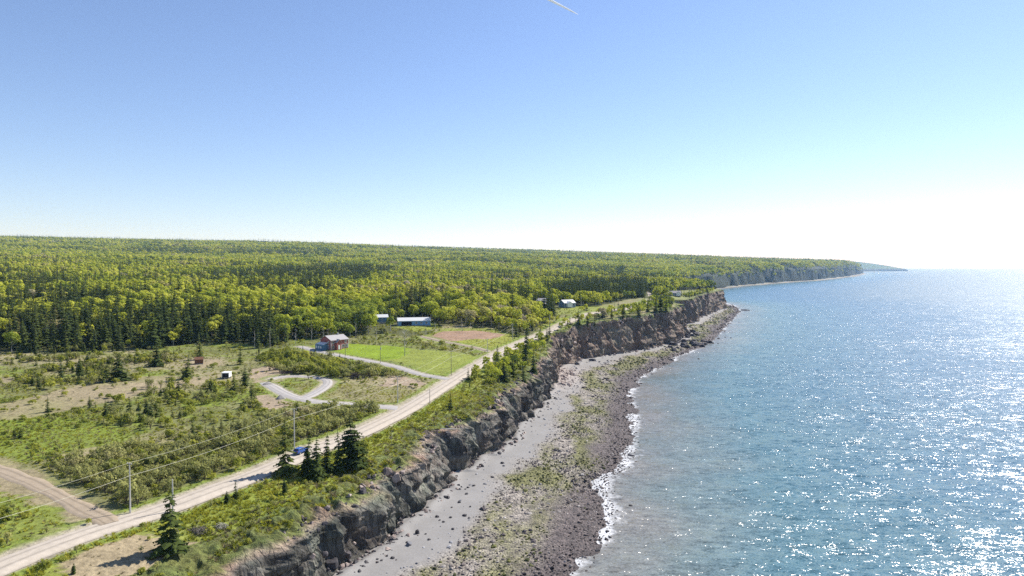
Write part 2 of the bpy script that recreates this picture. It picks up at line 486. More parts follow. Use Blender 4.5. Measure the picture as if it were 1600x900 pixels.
def cliff_material():
    m, nt = new_mat('cliff_rock'); N = NT(nt)
    ca = N.n('ShaderNodeVertexColor', layer_name='col')
    g = N.n('ShaderNodeNewGeometry').outputs['Position']
    mp = N.n('ShaderNodeMapping'); N.l(g, mp.inputs['Vector']); mp.inputs['Scale'].default_value = (0.8, 0.8, 0.22)
    st = N.noise(mp.outputs[0], 1.1, 7, 0.7)
    vo = N.n('ShaderNodeTexVoronoi', feature='DISTANCE_TO_EDGE'); N.l(mp.outputs[0], vo.inputs['Vector']); vo.inputs['Scale'].default_value = 0.8
    crack = N.maprange(vo.outputs['Distance'], 0.0, 0.10, 0.55, 1.0)
    crack = N.math('MAXIMUM', crack, N.math('SUBTRACT', 1.0, ca.outputs['Alpha']))
    big = N.noise(g, 0.12, 3)
    v = N.math('MULTIPLY', N.maprange(st.outputs[0], 0.32, 0.68, 0.45, 1.6), crack)
    c = N.n('ShaderNodeVectorMath', operation='SCALE'); N.l(ca.outputs[0], c.inputs[0]); N.l(v, c.inputs['Scale'])
    # lichen and stain tints
    tint = N.ramp(big.outputs[0], [(0.35, (0.95, 0.85, 0.82)), (0.5, (1, 1, 1)), (0.65, (0.9, 1.0, 0.93))])
    cc = N.mix(1.0, c.outputs[0], tint.outputs[0], 'MULTIPLY')
    h = N.math('ADD', N.math('MULTIPLY', st.outputs[0], 1.0), N.math('MULTIPLY', crack, 0.35))
    N.out(N.bsdf(cc, 0.9, 0.25, h, 1.0, 0.9).outputs[0]); return m

def beach_material():
    m, nt = new_mat('beach_stones'); N = NT(nt)
    ca = N.n('ShaderNodeVertexColor', layer_name='col')
    g = N.n('ShaderNodeNewGeometry').outputs['Position']
    vo = N.n('ShaderNodeTexVoronoi'); N.l(g, vo.inputs['Vector']); vo.inputs['Scale'].default_value = 1.7
    vr = N.n('ShaderNodeSeparateColor'); N.l(vo.outputs['Color'], vr.inputs[0])
    n1 = N.noise(g, 0.55, 7, 0.72)
    cell = N.maprange(vr.outputs[0], 0, 1, 0.55, 1.5)
    nn = N.maprange(n1.outputs[0], 0.32, 0.68, 0.5, 1.55)
    v = N.math('MULTIPLY', cell, nn)
    # alpha of the attribute: how rough (1) or smooth (0) the shingle is
    vv = N.n('ShaderNodeMix'); vv.data_type = 'FLOAT'
    N.l(ca.outputs['Alpha'], vv.inputs[0]); vv.inputs[2].default_value = 1.0; N.l(v, vv.inputs[3])
    fine = N.noise(g, 3.0, 4, 0.7)
    v2 = N.math('MULTIPLY', vv.outputs[0], N.maprange(fine.outputs[0], 0.3, 0.7, 0.85, 1.15))
    c = N.n('ShaderNodeVectorMath', operation='SCALE'); N.l(ca.outputs[0], c.inputs[0]); N.l(v2, c.inputs['Scale'])
    h = N.math('MULTIPLY', N.math('ADD', N.math('MULTIPLY', vo.outputs['Distance'], -0.6), n1.outputs[0]), ca.outputs['Alpha'])
    N.out(N.bsdf(c.outputs[0], 0.75, 0.3, h, 1.0, 0.5).outputs[0]); return m

def water_material():
    m, nt = new_mat('sea_water'); N = NT(nt)
    sh = N.n('ShaderNodeAttribute', attribute_name='shore').outputs['Fac']     # metres from the water's edge
    g = N.n('ShaderNodeNewGeometry').outputs['Position']
    n_big = N.noise(g, 0.022, 5, 0.6)
    n_mid = N.noise(g, 0.12, 5, 0.6)
    d = N.math('ADD', sh, N.math('MULTIPLY', N.math('SUBTRACT', n_big.outputs[0], 0.5), 55.0))
    dn = N.math('DIVIDE', d, 190.0)
    base = N.ramp(dn, [(0.0, (0.215, 0.205, 0.18)), (0.10, (0.15, 0.185, 0.175)), (0.26, (0.075, 0.160, 0.185)), (0.55, (0.048, 0.132, 0.185)), (1.0, (0.045, 0.122, 0.190))])
    var = N.maprange(n_mid.outputs[0], 0.3, 0.7, 0.9, 1.1)
    c = N.n('ShaderNodeVectorMath', operation='SCALE'); N.l(base.outputs[0], c.inputs[0]); N.l(var, c.inputs['Scale'])
    # ripples: long swell, wind waves, capillaries
    mp = N.n('ShaderNodeMapping'); N.l(g, mp.inputs['Vector']); mp.inputs['Rotation'].default_value = (0, 0, R(18)); mp.inputs['Scale'].default_value = (0.5, 1.0, 1.0)
    def slopes(scale, det, amp):
        w = N.noise(mp.outputs[0], scale, det, 0.6)
        a = N.n('ShaderNodeVectorMath', operation='SUBTRACT'); N.l(w.outputs['Color'], a.inputs[0]); a.inputs[1].default_value = (.5, .5, .5)
        m_ = N.n('ShaderNodeVectorMath', operation='MULTIPLY'); N.l(a.outputs[0], m_.inputs[0]); m_.inputs[1].default_value = (amp, amp, 0); return m_.outputs[0]
    gust = N.noise(g, 0.008, 4, .6)
    v1 = slopes(0.10, 3, 0.55); v2 = slopes(0.55, 4, 1.5); v3 = slopes(3.0, 2, 1.65)
    s1 = N.n('ShaderNodeVectorMath', operation='ADD'); N.l(v2, s1.inputs[0]); N.l(v3, s1.inputs[1])
    s2 = N.n('ShaderNodeVectorMath', operation='SCALE'); N.l(s1.outputs[0], s2.inputs[0]); N.l(N.maprange(gust.outputs[0], .3, .7, .8, 1.2), s2.inputs['Scale'])
    s3 = N.n('ShaderNodeVectorMath', operation='ADD'); N.l(s2.outputs[0], s3.inputs[0]); N.l(v1, s3.inputs[1])
    s4 = N.n('ShaderNodeVectorMath', operation='ADD'); N.l(s3.outputs[0], s4.inputs[0]); s4.inputs[1].default_value = (0, 0, 1)
    s5 = N.n('ShaderNodeVectorMath', operation='NORMALIZE'); N.l(s4.outputs[0], s5.inputs[0])
    b = N.bsdf(c.outputs[0], 0.06, 0.5)
    N.l(s5.outputs[0], b.inputs['Normal'])
    # open water off the coast is rougher with wind than the sheltered strip below the cliffs
    N.l(N.math('ADD', N.maprange(d, 60.0, 520.0, 0.20, 0.46), N.maprange(gust.outputs[0], .3, .7, -.02, .02)), b.inputs['Roughness'])
    b.inputs['IOR'].default_value = 1.33
    # foam along the water's edge
    fn = N.noise(g, 0.28, 6, 0.7); fn2 = N.noise(g, 0.05, 3)
    edge = N.math('ADD', sh, N.math('MULTIPLY', N.math('SUBTRACT', fn.outputs[0], 0.5), -15.0))
    edge = N.math('ADD', edge, N.math('MULTIPLY', N.math('SUBTRACT', fn2.outputs[0], 0.45), -13.0))
    foam = N.maprange(edge, 1.6, -3.2)
    lace = N.noise(g, 1.3, 5, .8)
    foam = N.math('MULTIPLY', foam, N.maprange(lace.outputs[0], .36, .56, .25, 1.0))
    foam = N.math('MULTIPLY', foam, N.maprange(sh, -3.0, -0.5, 0.6, 1.0))
    wisp = N.maprange(N.noise(g, 0.5, 6, 0.75).outputs[0], 0.62, 0.74, 0.0, 0.55)
    wisp = N.math('MULTIPLY', wisp, N.maprange(sh, 30.0, 3.0))
    foam = N.math('MAXIMUM', foam, wisp)
    fd = N.n('ShaderNodeBsdfDiffuse'); fd.inputs[0].default_value = (0.82, 0.83, 0.84, 1)
    mx = N.n('ShaderNodeMixShader'); N.l(foam, mx.inputs[0]); N.l(b.outputs[0], mx.inputs[1]); N.l(fd.outputs[0], mx.inputs[2])
    N.out(mx.outputs[0]); return m

def gravel_material(name, col, ruts=True):
    m, nt = new_mat(name); N = NT(nt)
    g = N.n('ShaderNodeNewGeometry').outputs['Position']
    uv = N.n('ShaderNodeAttribute', attribute_name='across').outputs['Fac']
    n1 = N.noise(g, 0.8, 6, 0.65); n2 = N.noise(g, 6.0, 3)
    v = N.math('MULTIPLY', N.maprange(n1.outputs[0], 0.3, 0.7, 0.86, 1.12), N.maprange(n2.outputs[0], 0.3, 0.7, 0.92, 1.08))
    if ruts:   # wheel-polished bands against looser gravel between them
        s = N.math('ABSOLUTE', N.math('SINE', N.math('MULTIPLY', uv, 3.0 * math.pi)))
        v = N.math('MULTIPLY', v, N.maprange(s, 0.0, 0.7, 0.74, 1.06))
    c = N.n('ShaderNodeVectorMath', operation='SCALE'); c.inputs[0].default_value = col; N.l(v, c.inputs['Scale'])
    N.out(N.bsdf(c.outputs[0], 0.95, 0.15, n2.outputs[0], 0.4, 0.05).outputs[0]); return m

# ------------------------------------------------------------------ terrain sheets
def terrain_rows():
    ys = [-400, -300, -220, -160, -110, -70, -35, -5, 15, 30, 42]
    y = 50.0
    while y < 150: ys.append(y); y += 0.45 if y > 110 else 1.0
    while y < 1250: ys.append(y); y += max(0.5, y * 0.0020)
    while y < 9500: ys.append(y); y *= 1.009
    while y < 45000: ys.append(y); y *= 1.05
    return np.array(ys)
YS = terrain_rows()
XB = Xbase(YS); XW = Xwater(YS)
FW = face_width(YS)

def build_ground():
    us = [0.0]
    d = 0.8
    while us[-1] < 260: us.append(us[-1] + d); d = min(d * 1.012, 3.0)
    while us[-1] < 14000: d *= 1.07; us.append(us[-1] + d)
    us = np.array(us)
    X = (XB - FW)[:, None] - us[None, :] - 0.0
    Y = np.repeat(YS[:, None], len(us), 1)
    Z = Hfull(X, Y)
    x, y = X.ravel(), Y.ravel(); z = Z.ravel().copy()
    # roads lie in a shallow bed
    near = (y > 60) & (y < 1300)
    dm = np.full(x.shape, 99.0)
    for L, w in ((ROAD, 3.6), (ROAD_FAR, 3.0), (DRIVE_A, 2.6), (DRIVE_B, 2.6), (DRIVE_C, 2.4), (LANE, 2.0)):
        bb = near & (x > L[:, 0].min() - 12) & (x < L[:, 0].max() + 12) & (y > L[:, 1].min() - 12) & (y < L[:, 1].max() + 12)
        dm[bb] = np.minimum(dm[bb], seg_dist(x[bb], y[bb], L[::3]) - w)
    z -= 0.2 * sstep(1.2, -0.4, dm)
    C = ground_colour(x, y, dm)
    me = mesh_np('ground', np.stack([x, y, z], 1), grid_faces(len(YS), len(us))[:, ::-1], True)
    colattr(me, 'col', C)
    return tag(link('ground', me, [ground_material()]), kind='structure')

def blend(C, m, col):
    m = m[:, None]; return C * (1 - m) + np.array(col)[None] * m
def ground_colour(x, y, dm):
    n1 = fbm(x / 9.0, y / 9.0, 101, 4); n2 = fbm(x / 30.0, y / 30.0, 103, 3); n3 = fbm(x / 3.5, y / 3.5, 107, 3)
    t = np.clip(0.5 + 0.9 * n2 + 0.5 * n1, 0, 1)
    olive = np.array([0.155, 0.165, 0.055]); tan = np.array([0.27, 0.235, 0.135]); green = np.array([0.165, 0.205, 0.036])
    C = olive[None] * (1 - t[:, None]) + tan[None] * t[:, None]
    C = blend(C, sstep(0.05, 0.5, n1 - n2 * 0.6), green)
    wx = x + 2.2 * n3 + 1.5 * n1; wy = y + 2.2 * n1 + 1.5 * n3
    s = (y > 60) & (y < 1400) & (np.abs(x) < 1200)
    idx = np.nonzero(s)[0]
    X, Y = wx[idx], wy[idx]
    def put(P, col, k=1.0, grow=None):
        m = in_poly(X, Y, P).astype(float) * k
        C[idx] = blend(C[idx], m, col)
    for q in Z_THICK: put(q, (0.15, 0.15, 0.065), .8)
    for q in Z_LUSH: put(q, (0.17, 0.215, 0.03), .8)
    u = Xbase(Y) - X
    strip = sstep(4, 9, u) * (seg_dist(X, Y, ROAD[::4]) < 60) * (X > np.interp(Y, ROAD[:, 1], ROAD[:, 0])) * (Y < 420)
    C[idx] = blend(C[idx], strip * 0.8, (0.20, 0.235, 0.035))
    put(Z_FORK, (0.215, 0.195, 0.085), 0.75)
    put(Z_LAWN, (0.215, 0.245, 0.050)); put(Z_MOWN, (0.195, 0.265, 0.024)); put(Z_GARDEN, (0.23, 0.27, 0.035))
    for q in Z_CLEAR: put(q, (0.215, 0.24, 0.05), .9)
    put(Z_FIELD, (0.235, 0.25, 0.045)); put(Z_PLOUGH, (0.30, 0.20, 0.135))
    for k, q in enumerate(Z_DIRT):
        put(q, (0.33, 0.255, 0.185) if k in (0, 1, 2) else (0.30, 0.235, 0.155), 0.9 if k in (3, 0, 1, 2) else 0.62)
    # grass verge and worn shoulder beside roads
    dd = dm[idx]
    C[idx] = blend(C[idx], sstep(3.6, 2.2, dd + n3[idx]) * 0.7, (0.16, 0.215, 0.035))
    C[idx] = blend(C[idx], sstep(1.0, 0.2, dd + n3[idx] * 0.6), (0.34, 0.30, 0.22))
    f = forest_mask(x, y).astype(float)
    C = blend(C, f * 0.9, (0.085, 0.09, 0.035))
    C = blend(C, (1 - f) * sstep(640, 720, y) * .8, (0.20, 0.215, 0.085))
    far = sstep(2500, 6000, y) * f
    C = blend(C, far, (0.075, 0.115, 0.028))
    return np.maximum(C * (1 + 0.12 * n3[:, None]), 0.01)

def build_cliff():
    ts = np.concatenate([np.linspace(0, 0.10, 12, endpoint=False), np.linspace(0.10, 0.24, 12, endpoint=False), np.linspace(0.24, 1.0, 26)])
    X = XB[:, None] - FW[:, None] * ts[None, :]
    Y = np.repeat(YS[:, None], len(ts), 1)
    Z = Hfull(X - 1e-4, Y); Z[:, 0] = 2.3
    T = np.repeat(ts[None, :], len(YS), 0)
    env = sstep(0.0, 0.02, T) * sstep(1.0, 0.7, T) 
    nearw = sstep(1500, 1150, Y)
    ht = (Z - 2.3)
    # buttresses and gullies running up the face, then blocks and ledges
    Yo = Y; Y = np.where(Y > 380, 380 + 380 * np.log(np.maximum(Y, 380) / 380.0), Y)
    ribs = 1 - 2 * np.abs(vnoise(Y / 7.5 + 0.25 * vnoise(Y / 3.0, Z / 6.0, 3), Z / 16.0, 201))
    ribs2 = 1 - 2 * np.abs(vnoise(Y / 2.6, Z / 7.0, 203))
    blocks = np.round(vnoise(Y / 1.7, Z / 2.2, 205) * 3) / 3
    ledge = np.round(vnoise(Y / 22.0, Z / 1.5, 207) * 2.5) / 2.5
    cl = np.abs(vnoise(Y / 5.5, Z / 40.0, 231)); cleft = -np.clip(0.16 - cl, 0, 1) / 0.16
    Y = Yo; sc = np.clip(Y / 420.0, 0.7, 2.0)
    dx = (2.3 * sc * ribs + 1.1 * ribs2 + 0.7 * blocks + 0.9 * ledge + 2.0 * cleft) * env * nearw
    up = sstep(0.3, 0.5, T)
    dx = dx * (1 - 0.45 * up)
    dz = up * env * nearw * (1.0 * vnoise(X / 2.4, Y / 2.4, 211) + 0.5 * vnoise(X / 1.1, Y / 1.1, 213))
    dy = 0.5 * vnoise(Y / 2.0, Z / 3.0, 209) * env * nearw
    Xd = X + dx; Zd = Z + dz; Yd = Y + dy * np.minimum(1, np.gradient(YS)[:, None])
    far = 1 - nearw
    Xd = Xd + far * env * 14 * vnoise(Y / 40.0, Z / 60.0, 215)
    # colours
    hf = ht / np.maximum(ht.max(1, keepdims=True), 1)
    n = fbm(Y / 11.0, Z / 5.0, 221, 4); nn = fbm(Y / 3.0, Z / 9.0, 223, 3)
    dark = np.array([0.075, 0.070, 0.060]); pale = np.array([0.27, 0.25, 0.21]); brown = np.array([0.30, 0.22, 0.165]); pink = np.array([0.36, 0.27, 0.20]); green = np.array([0.17, 0.19, 0.055])
    strat = vnoise(Y / 60.0, Z / 1.1, 233)
    c = dark + (pale - dark) * np.clip(0.36 + 0.9 * nn + .25 * strat, 0, 1)[..., None]
    redness = np.clip(sstep(330, 400, Y) * 0.75 + 0.25 * sstep(0.4, 0.8, T), 0, 1)[..., None]
    c = c * (1 - redness) + (brown * (0.75 + 0.5 * nn[..., None])) * redness
    mid = sstep(330, 440, Y) * sstep(1500, 1200, Y)
    soil = (sstep(0.26, 0.40, T - .18 * mid + 0.16 * n))[..., None]
    c = c * (1 - soil) + (brown * 1.05 + (pink - brown) * np.clip(0.5 + n, 0, 1)[..., None]) * soil
    veg = (sstep(0.36, 0.54, T - .10 * mid + 0.30 * (1 - .5 * mid) * n + 0.1 * nn))[..., None]
    veg = np.maximum(veg, 0.5 * sstep(0.2, 0.55, fbm(Y / 16.0, Z / 8.0, 229, 3))[..., None] * (sstep(0.1, 0.3, T) * (1 - mid))[..., None])
    c = c * (1 - veg) + green * (0.9 + 0.5 * nn[..., None]) * veg
    farc = far[..., None]
    c = c * (1 - farc) + np.array([0.032, 0.045, 0.028]) * farc
    veg = np.maximum(veg, farc)
    me = mesh_np('cliff', np.stack([Xd.ravel(), Yd.ravel(), Zd.ravel()], 1), grid_faces(len(YS), len(ts))[:, ::-1], False)
    al = (1 - np.maximum(veg * .95, soil * .75)).reshape(-1, 1)
    colattr(me, 'col', np.concatenate([np.clip(c.reshape(-1, 3), 0.01, 1), al], 1))
    return tag(link('cliff', me, [cliff_material()]), kind='structure')

def beach_zone(b, y, x):
    n = fbm(x / 14.0, y / 22.0, 301, 4); m = fbm(x / 4.0, y / 5.0, 303, 3)
    weed = sstep(0.30, 0.42, b + 0.16 * n) * sstep(0.86, 0.66, b + 0.15 * n) * np.clip(0.85 + 1.7 * fbm(x / 9.0, y / 16.0, 305, 4), 0, 1)
    dark = sstep(0.60, 0.86, b + 0.14 * n + 0.06 * m)
    rough = sstep(0.22, 0.42, b + 0.14 * n)
    return weed, dark, rough, n, m
def build_beach():
    bs = np.linspace(0, 1.0, 95); bs = np.concatenate([bs, 1 + np.linspace(0.02, 0.7, 16)])
    BW = np.maximum(XW - XB, 4)
    X = XB[:, None] + BW[:, None] * bs[None, :]
    Y = np.repeat(YS[:, None], len(bs), 1)
    B = np.repeat(bs[None, :], len(YS), 0)
    Z = Hfull(X + 1e-4, Y)
    weed, dark, rough, n, m = beach_zone(B, Y, X)
    env = sstep(0.0, 0.05, B)
    Z = Z + env * (0.25 * n * rough + 0.16 * m * rough) * sstep(2500, 1200, Y)
    # a low gravel bank at the foot of the cliff
    Z = Z + 0.5 * np.exp(-(B - 0.05) ** 2 / 0.0012) * env * sstep(1200, 900, Y)
    # rock fall apron near the bend and rough ground in the cove
    fan = np.exp(-(((Y - 385) / 38.0) ** 2)) * sstep(0.50, 0.0, B) * env
    Z = Z + fan * (2.6 + 1.2 * m)
    grey = np.array([0.240, 0.229, 0.214]); pebb = np.array([0.245, 0.215, 0.18]); purple = np.array([0.095, 0.076, 0.070]); olive = np.array([0.13, 0.13, 0.028])
    c = grey * (1 + 0.10 * m[..., None]) * (1 - rough[..., None]) + pebb * rough[..., None]
    c = c * (1 - weed[..., None] * .85) + olive * weed[..., None] * .85
    c = c * (1 - dark[..., None]) + purple * dark[..., None]
    c = c * (1 - fan[..., None].clip(0, 1) * .9) + np.array([0.30, 0.24, 0.20]) * fan[..., None].clip(0, 1) * .9
    wet = sstep(0.95, 1.02, B)[..., None]
    c = c * (1 - 0.4 * wet)
    al = np.clip(rough + fan, 0.05, 1).reshape(-1, 1)
    me = mesh_np('beach', np.stack([X.ravel(), Y.ravel(), Z.ravel()], 1), grid_faces(len(YS), len(bs)), True)
    colattr(me, 'col', np.concatenate([np.clip(c.reshape(-1, 3), 0.01, 1), al], 1))
    return tag(link('beach', me, [beach_material()]), kind='structure')

def build_sea():
    ys = YS[::3]
    ys = np.concatenate([ys, [52000, 62000]])
    ds = np.concatenate([np.linspace(-40, 60, 60), np.geomspace(62, 58000, 90)])
    xw = Xwater(ys)
    X = xw[:, None] + ds[None, :]
    Y = np.repeat(ys[:, None], len(ds), 1)
    me = mesh_np('sea', np.stack([X.ravel(), Y.ravel(), np.zeros(X.size)], 1), grid_faces(len(ys), len(ds)), True)
    a = me.attributes.new('shore', 'FLOAT', 'POINT'); a.data.foreach_set('value', np.repeat(ds[None, :], len(ys), 0).ravel().astype(np.float32))
    return tag(link('sea', me, [water_material()]), kind='structure')

def build_strip(name, L, w, mat, zoff=0.0, n=7, wob=0.35, taper=None):
    T = np.gradient(L, axis=0); T /= np.linalg.norm(T, axis=1)[:, None]
    Nn = np.stack([T[:, 1], -T[:, 0]], 1)
    a = np.linspace(-1, 1, n)
    wl = w + wob * fbm(np.arange(len(L)) / 3.0, 0.5, 401, 2); wr = w + wob * fbm(np.arange(len(L)) / 3.0, 9.5, 403, 2)
    if taper: f_ = 1 - (1 - taper) * np.linspace(0, 1, len(L)) ** 1.5; wl = wl * f_; wr = wr * f_
    off = np.where(a[None, :] < 0, a[None, :] * wl[:, None], a[None, :] * wr[:, None])
    X = L[:, 0:1] + Nn[:, 0:1] * off; Y = L[:, 1:2] + Nn[:, 1:2] * off
    Zc = Hland(L[:, 0], L[:, 1])
    Z = Hland(X, Y) * 0.5 + Zc[:, None] * 0.5 + 0.06 + zoff - 0.34 * np.abs(a[None, :]) ** 8
    me = mesh_np(name, np.stack([X.ravel(), Y.ravel(), Z.ravel()], 1), grid_faces(len(L), n), True)
    at = me.attributes.new('across', 'FLOAT', 'POINT'); at.data.foreach_set('value', np.repeat((a[None, :] * .5 + .5), len(L), 0).ravel().astype(np.float32))
    o = tag(link(name, me, [mat]), kind='structure')
    return o

build_ground(); build_cliff(); build_beach(); build_sea()
M['road'] = gravel_material('road_gravel', (0.43, 0.375, 0.305))
M['drive'] = gravel_material('drive_gravel', (0.37, 0.345, 0.32))
M['track'] = gravel_material('track_earth', (0.31, 0.25, 0.18))
build_strip('road', ROAD, 3.45, M['road'], 0.02)
build_strip('road', ROAD_FAR, 2.3, M['road'], 0.0)
build_strip('driveway', DRIVE_A, 2.4, M['drive'])
build_strip('driveway', DRIVE_B, 2.7, M['drive'])
build_strip('driveway', DRIVE_C, 2.6, M['drive'], -0.02, 7, .45, .35)
build_strip('farm_track', LANE, 1.5, M['track'])
build_strip('farm_track', TRACK, 2.5, M['track'], 0.07, 9, 1.2)
#@@MORE
# ------------------------------------------------------------------ plant forms
def spruce_crown(mb, h, r, tiers, nb, seed, ragged=0.0, lean=0.0, twigs=3, z0=0.08, mi=0):
    rd = random.Random(seed)
    for i in range(tiers):
        f = (i + rd.random() * 0.6) / tiers
        z = h * (z0 + (0.985 - z0) * f)
        rr = r * (1 - f) ** 0.8 * (0.85 + 0.3 * rd.random()) + 0.03 * h * 0.3
        if ragged and rd.random() < ragged * 0.5: rr *= 0.45
        n = max(4, int(nb * (1 - 0.45 * f)))
        a0 = rd.random() * 6.28
        for k in range(n):
            if rd.random() < ragged * 0.5: continue
            a = a0 + 6.283 * (k + 0.5 * rd.random()) / n
            L = rr * (0.7 + 0.45 * rd.random())
            if lean: L *= 1 + lean * math.cos(a)
            ca, sa = math.cos(a), math.sin(a)
            w = L * 0.26 + 0.12
            droop = L * (0.32 + 0.15 * rd.random())
            def P(u, v, dz): return (ca * u - sa * v, sa * u + ca * v, z + dz)
            mb.add([P(0, 0, 0.05 * h * .2), P(L * .5, w, -droop * .35 - w * .25), P(L, 0, -droop), P(L * .5, -w, -droop * .35 - w * .25), P(L * .55, 0, -droop * .25)],
                   [(0, 1, 4), (4, 1, 2), (0, 4, 3), (4, 3, 2)], mi)
            for q in range(twigs):
                t = 0.35 + 0.6 * rd.random(); s = rd.choice((-1, 1)) * w * (0.5 + rd.random()); hh = 0.10 * L + 0.22
                x, y = L * t, s * (1.1 - t)
                mb.add([P(x, y, -droop * t * .8), P(x + hh * .7, y * 1.5, -droop * t * .8 - hh * .3), P(x + hh * .2, y * 1.2, -droop * t * .8 - hh * (0.9 + .5 * rd.random()))], [(0, 1, 2)], mi)
    mb.tube([(0, 0, h * .93), (0, 0, h * 1.03)], [0.09, 0.02], 4, mi)

def leaf_blob(mb, c, rad, n, size, rd, mi=0, squash=0.8, hollow=0.72):
    for _ in range(n):
        while True:
            d = Vector((rd.gauss(0, 1), rd.gauss(0, 1), rd.gauss(0, 1)))
            if d.length > 0.01: break
        d.normalize()
        if d.z < -0.35: d.z *= -0.6
        rr = rad * (hollow + (1 - hollow) * rd.random() ** 0.5)
        p = Vector((c[0] + d.x * rr, c[1] + d.y * rr, c[2] + d.z * rr * squash))
        s = size * (0.6 + 0.8 * rd.random())
        nrm = (d + Vector((rd.uniform(-.38, .38), rd.uniform(-.38, .38), rd.uniform(-.2, .5)))).normalized()
        q = nrm.to_track_quat('Z', 'Y'); a = rd.random() * 6.28
        e1 = q @ Vector((math.cos(a), math.sin(a), 0)) * s; e2 = q @ Vector((-math.sin(a), math.cos(a), 0)) * s * 0.75
        mb.add([p - e1 * .5 - e2 * .2, p + e2 * .55 - nrm * s * .08, p + e1 * .5 + e2 * .1, p - e2 * .5], [(0, 1, 2, 3)], mi)

def broad_crown(mb, h, r, seed, lobes=9, n=60, size=0.55, mi=0):
    rd = random.Random(seed)
    leaf_blob(mb, (0, 0, h * .64), r * .78, int(n * 2.2), size, rd, mi, .36 * h / r * .82, .8)
    for i in range(lobes - 2):
        a = i * 2.4 + rd.random(); t = (i + .5) / (lobes - 2)
        rr = r * rd.uniform(.42, .66) * (1.1 - .35 * t)
        z = h * (0.40 + 0.42 * t)
        lr = r * rd.uniform(0.36, 0.52)
        leaf_blob(mb, (math.cos(a) * rr, math.sin(a) * rr, z), lr, n, size, rd, mi, .85, .72)

def trunk(mb, h, r0, seed, limbs=5, spread=2.0, mi=0, wob=0.25, sides=6, taper=0.25):
    rd = random.Random(seed)
    pts = [(wob * math.sin(i * 1.3 + seed) * i / 4, wob * math.cos(i * 1.7 + seed) * i / 4, h * i / 4) for i in range(5)]
    pts[0] = (0, 0, -0.25)
    mb.tube(pts, [r0, r0 * .8, r0 * .62, r0 * .45, r0 * taper], sides, mi)
    for k in range(limbs):
        z = h * rd.uniform(.35, .9); a = k * 2.2 + rd.random(); L = spread * rd.uniform(.6, 1.1) * (1.15 - z / h * .6)
        x, y = wob * .5, 0
        mb.tube([(x, y, z), (x + math.cos(a) * L * .5, y + math.sin(a) * L * .5, z + L * .35), (x + math.cos(a) * L, y + math.sin(a) * L, z + L * .75)], [r0 * .35, r0 * .22, r0 * .08], 4, mi, False)

def shrub_mesh(name, seed, h=1.8, r=1.5, lobes=5, n=34, size=0.36):
    mb = MB(); rd = random.Random(seed)
    for i in range(lobes):
        a = rd.random() * 6.28; q = r * rd.uniform(0, .55)
        leaf_blob(mb, (math.cos(a) * q, math.sin(a) * q, h * rd.uniform(.28, .6)), r * rd.uniform(.4, .62), n, size, rd, 0, h / (2 * r) * 1.5)
    return mb.mesh(name)
def thin_shrub_mesh(name, seed, h=2.0, r=1.1):
    mb = MB(); rd = random.Random(seed)
    for i in range(9):
        a = rd.random() * 6.28; q = r * rd.uniform(.2, 1); hh = h * rd.uniform(.6, 1.1)
        tip = (math.cos(a) * q, math.sin(a) * q, hh)
        mb.tube([(0, 0, 0), (tip[0] * .4, tip[1] * .4, hh * .55), tip], [.03, .022, .01], 3, 1, False)
        leaf_blob(mb, (tip[0] * .75, tip[1] * .75, hh * .74), .5, 20, .26, rd, 0, 1.4, .5)
    return mb.mesh(name)
def tuft_mesh(name, seed, h=0.8, r=0.55, n=26, w=0.09):
    mb = MB(); rd = random.Random(seed)
    for i in range(n):
        a = rd.random() * 6.28; q = r * rd.random() ** .6; b = a + rd.uniform(-.6, .6); hh = h * rd.uniform(.5, 1.1)
        x, y = math.cos(a) * q * .6, math.sin(a) * q * .6; t = a + 1.57 + rd.uniform(-.7, .7)
        ww = w * rd.uniform(.6, 1.4)
        mb.add([(x - math.cos(t) * ww, y - math.sin(t) * ww, 0), (x + math.cos(t) * ww, y + math.sin(t) * ww, 0), (x + math.cos(b) * q * .9, y + math.sin(b) * q * .9, hh)], [(0, 1, 2)])
    return mb.mesh(name)
def stone_mesh(name, seed, ang=0.25):
    bm = bmesh.new(); bmesh.ops.create_icosphere(bm, subdivisions=1, radius=1)
    rd = random.Random(seed); sx, sy, sz = rd.uniform(.8, 1.3), rd.uniform(.7, 1.1), rd.uniform(.45, .8)
    for v in bm.verts:
        k = 1 + rd.uniform(-ang, ang); v.co = Vector((v.co.x * sx * k, v.co.y * sy * k, v.co.z * sz * k))
    me = bpy.data.meshes.new(name); bm.to_mesh(me); bm.free(); return me
def boulder_mesh(name, seed):
    bm = bmesh.new(); bmesh.ops.create_cube(bm, size=1.7)
    bmesh.ops.subdivide_edges(bm, edges=bm.edges[:], cuts=2, use_grid_fill=True)
    rd = random.Random(seed)
    for v in bm.verts:
        c = v.co.normalized() * 1.0; v.co = v.co.lerp(c, .55)
        v.co *= 1 + rd.uniform(-.16, .16)
    for _ in range(4):
        n = Vector((rd.gauss(0, 1), rd.gauss(0, 1), abs(rd.gauss(0, .8)))).normalized(); d = rd.uniform(.62, .85)
        for v in bm.verts:
            k = v.co.dot(n) - d
            if k > 0: v.co -= n * k
    me = bpy.data.meshes.new(name); bm.to_mesh(me); bm.free(); return me

def proto(name, me, mats):
    for m in mats: me.materials.append(m)
    o = bpy.data.objects.new(name, me); return o

